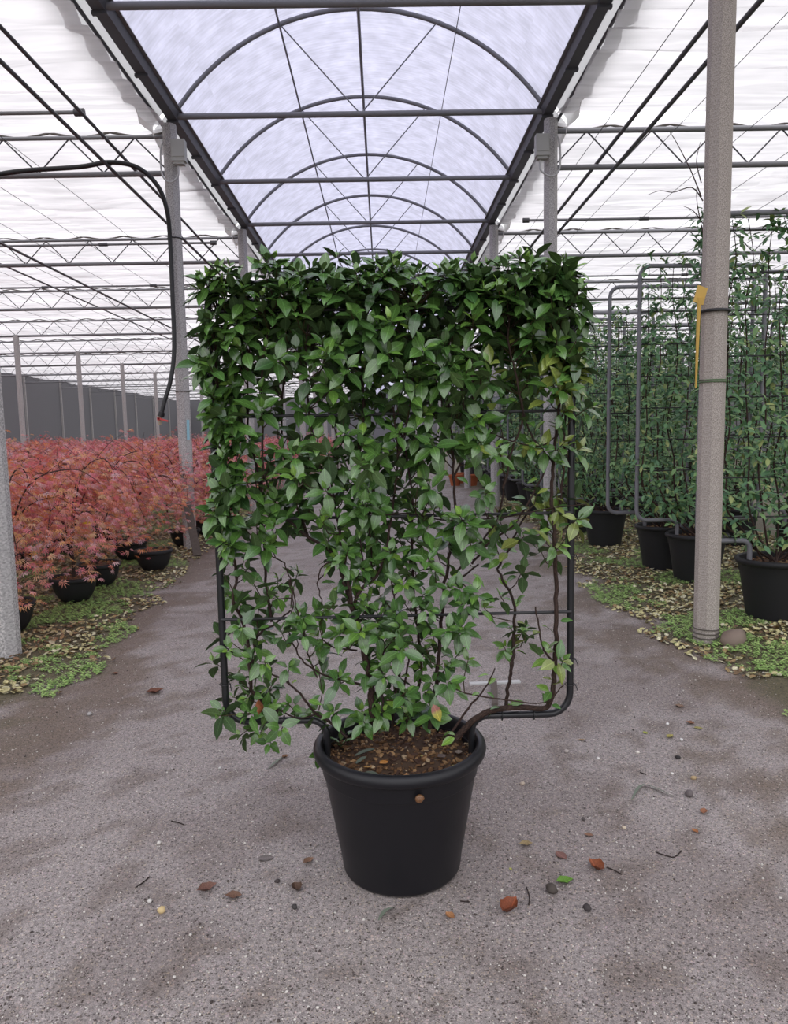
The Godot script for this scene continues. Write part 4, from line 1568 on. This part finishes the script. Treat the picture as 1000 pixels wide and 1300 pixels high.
# ---------------------------------------------------------------- greens and litter
func multi(called: String, mesh: Mesh, list: Array, colors: Array, label: String, category: String) -> void:
	var mm := MultiMesh.new()
	mm.transform_format = MultiMesh.TRANSFORM_3D
	mm.use_colors = true
	mm.mesh = mesh
	mm.instance_count = list.size()
	for k in list.size():
		mm.set_instance_transform(k, list[k])
		mm.set_instance_color(k, colors[k])
	var o := MultiMeshInstance3D.new()
	o.name = numbered(called)
	o.multimesh = mm
	add_child(o)
	tag(o, label, category)
	stuff(o)

func build_ground_cover() -> void:
	rng.seed = 2024
	# a tuft of small round leaves
	var tuft := MB.new()
	for k in 6:
		var a := TAU * k / 6.0 + 0.3 * (k % 2)
		var d := Vector3(cos(a), 0, sin(a))
		var s := Vector3(-d.z, 0, d.x)
		var h := 0.5 + 0.35 * (k % 3)
		var nn := (Vector3.UP + d * 0.3).normalized()
		var p := d * 0.45 + Vector3.UP * h
		tuft.quad(tuft.vert(p - d * 0.42, nn), tuft.vert(p + s * 0.34, nn), tuft.vert(p + d * 0.5 - Vector3.UP * 0.12, nn), tuft.vert(p - s * 0.34, nn))
	var tm := tuft.mesh(M.moss)
	var left := []
	var lc := []
	var right := []
	var rc := []
	for k in 90000:
		var z := -3.2 - 13.0 * pow(rng.randf(), 1.3)
		var is_left := rng.randf() < 0.5
		var x := rf(-5.0, -1.7) if is_left else rf(1.7, 5.0)
		var out := maxf(left_edge(z) - x, x - right_edge(z))
		if out < -0.06: continue
		var patch := noise.get_noise_2d(x * 45.0 + 7.0, z * 45.0) + 0.45 * noise.get_noise_2d(x * 190.0, z * 190.0)
		var keep := smoothstep(-0.12, 0.16, patch - 0.22 + 0.5 * green_bias(x, z))
		if rng.randf() > keep: continue
		var s := rf(0.012, 0.024)
		var t := Transform3D(Basis(Vector3.UP, rf(0, TAU)).scaled(Vector3(s, s * rf(0.6, 1.2), s)), Vector3(x, ground_y(x, z), z))
		var c := Color(0.22, 0.38, 0.11).lerp(Color(0.42, 0.58, 0.20), rng.randf()) * rf(0.75, 1.15)
		if is_left:
			left.append(t); lc.append(c)
		else:
			right.append(t); rc.append(c)
	multi("ground_moss", tm, left, lc, "low green weeds along the grass edge by the maple bowls", "weeds")
	multi("ground_moss", tm, right, rc, "low green weeds round the brown post and the trellis pots", "weeds")
	# dead leaves
	var one := MB.new()
	curled(one, 1.0, 0.28)
	var lm := one.mesh(M.dry)
	left = []; lc = []; right = []; rc = []
	for k in 60000:
		var z := -4.2 - 12.0 * pow(rng.randf(), 1.2)
		var is_left := rng.randf() < 0.45
		var x := rf(-4.6, -1.7) if is_left else rf(1.7, 5.2)
		var out := maxf(left_edge(z) - x, x - right_edge(z))
		if out < -0.12: continue
		var patch := noise.get_noise_2d(x * 45.0 + 7.0, z * 45.0) + 0.3 * noise.get_noise_2d(x * 150.0 + 99.0, z * 150.0)
		var keep := smoothstep(0.22, -0.10, patch - 0.12 + 0.45 * green_bias(x, z))
		if is_left: keep *= 0.8
		if rng.randf() > keep: continue
		var s := rf(0.026, 0.055)
		var t := Transform3D(Basis.from_euler(Vector3(rf(-0.5, 0.5), rf(0, TAU), rf(-0.5, 0.5))).scaled(Vector3.ONE * s), Vector3(x, ground_y(x, z) + rf(0.003, 0.016), z))
		var pick := rng.randf()
		var c := Color(0.76, 0.70, 0.40) if pick < 0.4 else (Color(0.88, 0.84, 0.64) if pick < 0.65 else (Color(0.48, 0.34, 0.18) if pick < 0.85 else Color(0.28, 0.18, 0.11)))
		if is_left: c = c.lerp(Color(0.34, 0.15, 0.09), 0.45 if out > 0.35 else 0.1)
		c = c * rf(0.8, 1.15)
		if is_left:
			left.append(t); lc.append(c)
		else:
			right.append(t); rc.append(c)
	multi("leaf_litter", lm, left, lc, "brown and yellow leaf litter around the maple bowls", "leaf litter")
	multi("leaf_litter", lm, right, rc, "pale yellow leaf litter around the trellis pots", "leaf litter")
	# loose grit on the path
	var g := MB.new()
	pebble(g, 1.0, 1)
	var gm := g.mesh(M.stone)
	left = []; lc = []
	for k in 22000:
		var z := -1.55 - 9.0 * pow(rng.randf(), 1.6)
		var half := 0.56 * absf(z) + 0.2
		var x := rf(-minf(half, 2.3), minf(half, 2.3))
		if Vector2(x - PX, z - PZ).length() < 0.22: continue
		var s := rf(0.0012, 0.0030) if rng.randf() < 0.93 else rf(0.003, 0.0055)
		left.append(Transform3D(Basis.from_euler(Vector3(rf(-0.5, 0.5), rf(0, TAU), 0)).scaled(Vector3.ONE * s), Vector3(x, ground_y(x, z) + s * 0.3, z)))
		var pick := rng.randf()
		lc.append((Color(0.60, 0.57, 0.53) if pick < 0.5 else (Color(0.34, 0.30, 0.28) if pick < 0.7 else Color(0.07, 0.055, 0.05))) * rf(0.8, 1.1))
	multi("path_grit", gm, left, lc, "fine pale and dark grit scattered over the grey path", "grit")

func flat_at(px: float, py: float) -> Vector3:
	var p := on_ground(px, py, 0.0)
	p = on_ground(px, py, ground_y(p.x, p.z))
	return p

func build_litter() -> void:
	rng.seed = 31
	var leaves := [
		[757, 1103, 0.078, 0.75, Color(0.34, 0.10, 0.045), 0.4, "large curled rust-brown leaf at the lower right of the path"],
		[646, 1157, 0.085, 0.9, Color(0.32, 0.09, 0.04), 2.4, "curled rust-brown leaf at the bottom of the path, right of the pot"],
		[716, 1121, 0.062, 0.5, Color(0.16, 0.34, 0.05), 1.7, "fresh green leaf lying beside a dark stone"],
		[712, 1087, 0.058, 0.15, Color(0.27, 0.13, 0.12), 0.5, "flat dull-pink leaf left of the large rust-brown leaf"],
		[667, 1073, 0.052, 0.4, Color(0.40, 0.30, 0.17), 1.6, "narrow tan leaf right of the pot foot"],
		[747, 1061, 0.036, 0.3, Color(0.32, 0.17, 0.12), 1.2, "small brown leaf above the large rust-brown leaf"],
		[882, 1056, 0.034, 0.4, Color(0.46, 0.19, 0.08), 0.3, "small orange leaf near the right edge"],
		[850, 936, 0.050, 0.35, Color(0.48, 0.42, 0.14), 2.2, "yellow leaf on the right of the path below the post"],
		[819, 931, 0.036, 0.2, Color(0.45, 0.48, 0.12), 0.2, "small yellow-green leaf left of the yellow leaf"],
		[886, 925, 0.046, 0.2, Color(0.42, 0.38, 0.15), 1.3, "olive-yellow leaf by the right edge below the post"],
		[862, 898, 0.056, 0.5, Color(0.33, 0.22, 0.18), 0.9, "brown-grey curled leaf below the brown post"],
		[876, 919, 0.048, 0.5, Color(0.35, 0.17, 0.11), 0.7, "reddish leaf between the brown-grey and the olive-yellow leaf"],
		[738, 940, 0.034, 0.2, Color(0.36, 0.24, 0.15), 1.5, "small tan leaf right of the trellis foot"],
		[893, 1032, 0.046, 0.5, Color(0.40, 0.17, 0.10), 2.6, "thin orange-brown leaf at the far right edge"],
		[571, 1164, 0.042, 0.4, Color(0.50, 0.24, 0.12), 0.6, "light orange leaf at the bottom edge below the pot"],
		[391, 1095, 0.046, 0.5, Color(0.30, 0.17, 0.12), 2.3, "brown leaf scrap left of the pot foot"],
		[337, 1090, 0.062, 0.05, Color(0.22, 0.19, 0.20), 1.6, "flat grey leaf pressed on the path left of the pot"],
		[146, 856, 0.050, 0.4, Color(0.26, 0.11, 0.08), 1.4, "dark red leaf on the dirt near the left grass"],
		[196, 880, 0.105, 0.5, Color(0.22, 0.09, 0.06), 2.0, "long red-brown bark shred on the left of the path"],
		[362, 962, 0.040, 0.6, Color(0.28, 0.15, 0.09), 2.2, "small curled brown leaf below the left trellis corner"],
		[377, 1130, 0.055, 0.8, Color(0.14, 0.08, 0.06), 0.4, "dark shredded leaf left of the pot base"],
		[262, 1131, 0.070, 0.6, Color(0.24, 0.12, 0.10), 2.1, "reddish shredded leaf at the lower left of the path"],
		[296, 1140, 0.060, 0.5, Color(0.22, 0.12, 0.09), 1.5, "brown twiggy leaf scrap right of the reddish shredded one"],
		[648, 1104, 0.018, 0.2, Color(0.5, 0.5, 0.15), 0.2, "tiny yellow leaf scrap right of the pot base"],
		[330, 941, 0.045, 0.3, Color(0.24, 0.17, 0.13), 1.4, "dry stalk scrap under the left trellis corner"],
	]
	for q in leaves:
		var b := MB.new()
		b.col = q[4]
		curled(b, q[2], q[3])
		var p := flat_at(q[0], q[1])
		whole("fallen_leaf", b.mesh(M.dry), q[6], "leaf", Transform3D(Basis(Vector3.UP, q[5]), p + Vector3(0, 0.002, 0)), "fallen leaves on the path")
	# long grey-green leaf bent in the middle, and a second by the pot
	for q in [[[801, 1017], [817, 999], [855, 1012], "long grey-green leaf bent double on the right of the path"], [[480, 1170], [489, 1160], [500, 1153], "grey-green leaf strip at the bottom edge under the pot"], [[340, 977], [350, 970], [360, 960], "pale narrow leaf on the path left of the pot"]]:
		var b := MB.new()
		b.col = Color(0.24, 0.29, 0.25)
		var line := smooth([flat_at(q[0][0], q[0][1]), flat_at(q[1][0], q[1][1]) + Vector3(0, 0.008, 0), flat_at(q[2][0], q[2][1])], 5)
		for k in line.size():
			var t := float(k) / (line.size() - 1)
			var d: Vector3 = (line[mini(k + 1, line.size() - 1)] - line[maxi(k - 1, 0)]).normalized()
			var s := Vector3(-d.z, 0.35, d.x).normalized() * (0.010 * sin(PI * clampf(t, 0.06, 0.94)))
			b.vert(line[k] + s + Vector3(0, 0.004, 0), Vector3.UP); b.vert(line[k] - s + Vector3(0, 0.004, 0), Vector3.UP)
			if k > 0: b.quad(k * 2 - 2, k * 2 - 1, k * 2 + 1, k * 2)
		whole("narrow_leaf", b.mesh(M.dry), q[3], "leaf")
	# stones
	var stones := [
		[759, 964, 0.010, Color(0.62, 0.60, 0.58), "white pebble right of the pot"], [809, 956, 0.011, Color(0.70, 0.66, 0.60), "white pebble above the bent grey-green leaf"],
		[847, 920, 0.010, Color(0.74, 0.73, 0.72), "round white pebble above the yellow leaf"], [663, 996, 0.012, Color(0.45, 0.37, 0.30), "tan pebble beside the pot rim"],
		[700, 1132, 0.024, Color(0.07, 0.055, 0.05), "dark stone beside the fresh green leaf"], [745, 1155, 0.016, Color(0.05, 0.042, 0.042), "round black stone at the bottom right"],
		[860, 963, 0.014, Color(0.035, 0.03, 0.03), "black pebble at the right edge of the path"], [853, 983, 0.008, Color(0.7, 0.68, 0.64), "small white pebble above the bent leaf's tip"],
		[792, 1052, 0.010, Color(0.55, 0.47, 0.36), "cream pebble right of the small brown leaf"], [740, 1041, 0.010, Color(0.08, 0.07, 0.07), "dark pebble above the small brown leaf"],
		[205, 1158, 0.016, Color(0.55, 0.42, 0.22), "yellowish pebble at the lower left"], [364, 942, 0.008, Color(0.72, 0.71, 0.69), "white pebble under the left trellis bar"],
		[279, 976, 0.008, Color(0.66, 0.65, 0.63), "small white pebble left of the pot"], [202, 1071, 0.009, Color(0.6, 0.58, 0.54), "pale pebble on the left of the path"],
		[190, 1145, 0.010, Color(0.58, 0.56, 0.53), "pale pebble above the yellowish one"], [114, 908, 0.018, Color(0.36, 0.34, 0.33), "grey stone on the dirt at the left"],
		[865, 940, 0.010, Color(0.7, 0.7, 0.68), "white pebble right of the yellow leaf"], [719, 955, 0.013, Color(0.42, 0.38, 0.35), "grey-tan pebble right of the pot rim"],
		[374, 1153, 0.012, Color(0.05, 0.045, 0.045), "black crumb left below the pot"], [352, 1120, 0.010, Color(0.06, 0.05, 0.05), "black crumb left of the pot base"],
		[880, 989, 0.014, Color(0.40, 0.30, 0.17), "yellow-brown stone at the right edge"], [875, 1010, 0.022, Color(0.13, 0.11, 0.11), "dark flat stone at the right edge"],
	]
	for k in stones.size():
		var q: Array = stones[k]
		var b := MB.new()
		b.col = q[3]
		pebble(b, q[2], k)
		var p := flat_at(q[0], q[1])
		whole("pebble", b.mesh(M.stone), q[4], "stone", Transform3D(Basis(Vector3.UP, rf(0, TAU)), p + Vector3(0, q[2] * 0.45, 0)), "pebbles on the path")
	# twigs
	for q in [[[770, 1102], [780, 1106], [789, 1111], "thin dark twig at the large rust-brown leaf"], [[833, 1083], [845, 1087], [856, 1089], [865, 1081], "crooked dark twig on the right of the path"], [[217, 1043], [226, 1045], [234, 1048], "short dark twig on the left of the path"], [[812, 981], [820, 984], "short twig above the bent leaf"], [[668, 1127], [672, 1140], [671, 1150], "fine twig left of the dark stone"], [[172, 1128], [182, 1121], [190, 1114], "reddish twig at the lower left"], [[584, 1145], [596, 1146], "dark twig scrap right of the pot base"]]:
		var line := []
		for k in q.size() - 1: line.append(flat_at(q[k][0], q[k][1]) + Vector3(0, 0.003, 0))
		var b := MB.new()
		b.col = Color(0.07, 0.05, 0.045)
		b.tube(smooth(line, 3), 0.0022, 5)
		whole("twig", b.mesh(M.bark), q[q.size() - 1], "twig", Transform3D(), "twigs on the path")
	# a pale strip let into the path and a lath lying across it
	var a := flat_at(596, 869)
	var c := flat_at(660, 866)
	var b := MB.new()
	b.box((a + c) / 2.0 + Vector3(0, 0.004, 0), Vector3((c - a).length(), 0.012, 0.035), Basis(Vector3.UP, atan2(-(c - a).z, (c - a).x)))
	whole("pale_strip", b.mesh(M.conduit), "pale flat strip set in the path behind the trellis shrub", "strip")
	a = flat_at(627, 868)
	c = flat_at(628, 897)
	b = MB.new()
	b.box((a + c) / 2.0 + Vector3(0, 0.012, 0), Vector3((c - a).length(), 0.014, 0.034), Basis(Vector3.UP, atan2(-(c - a).z, (c - a).x)))
	whole("wooden_lath", b.mesh(M.old_wood), "brown wooden lath lying on the path behind the trellis shrub", "lath")
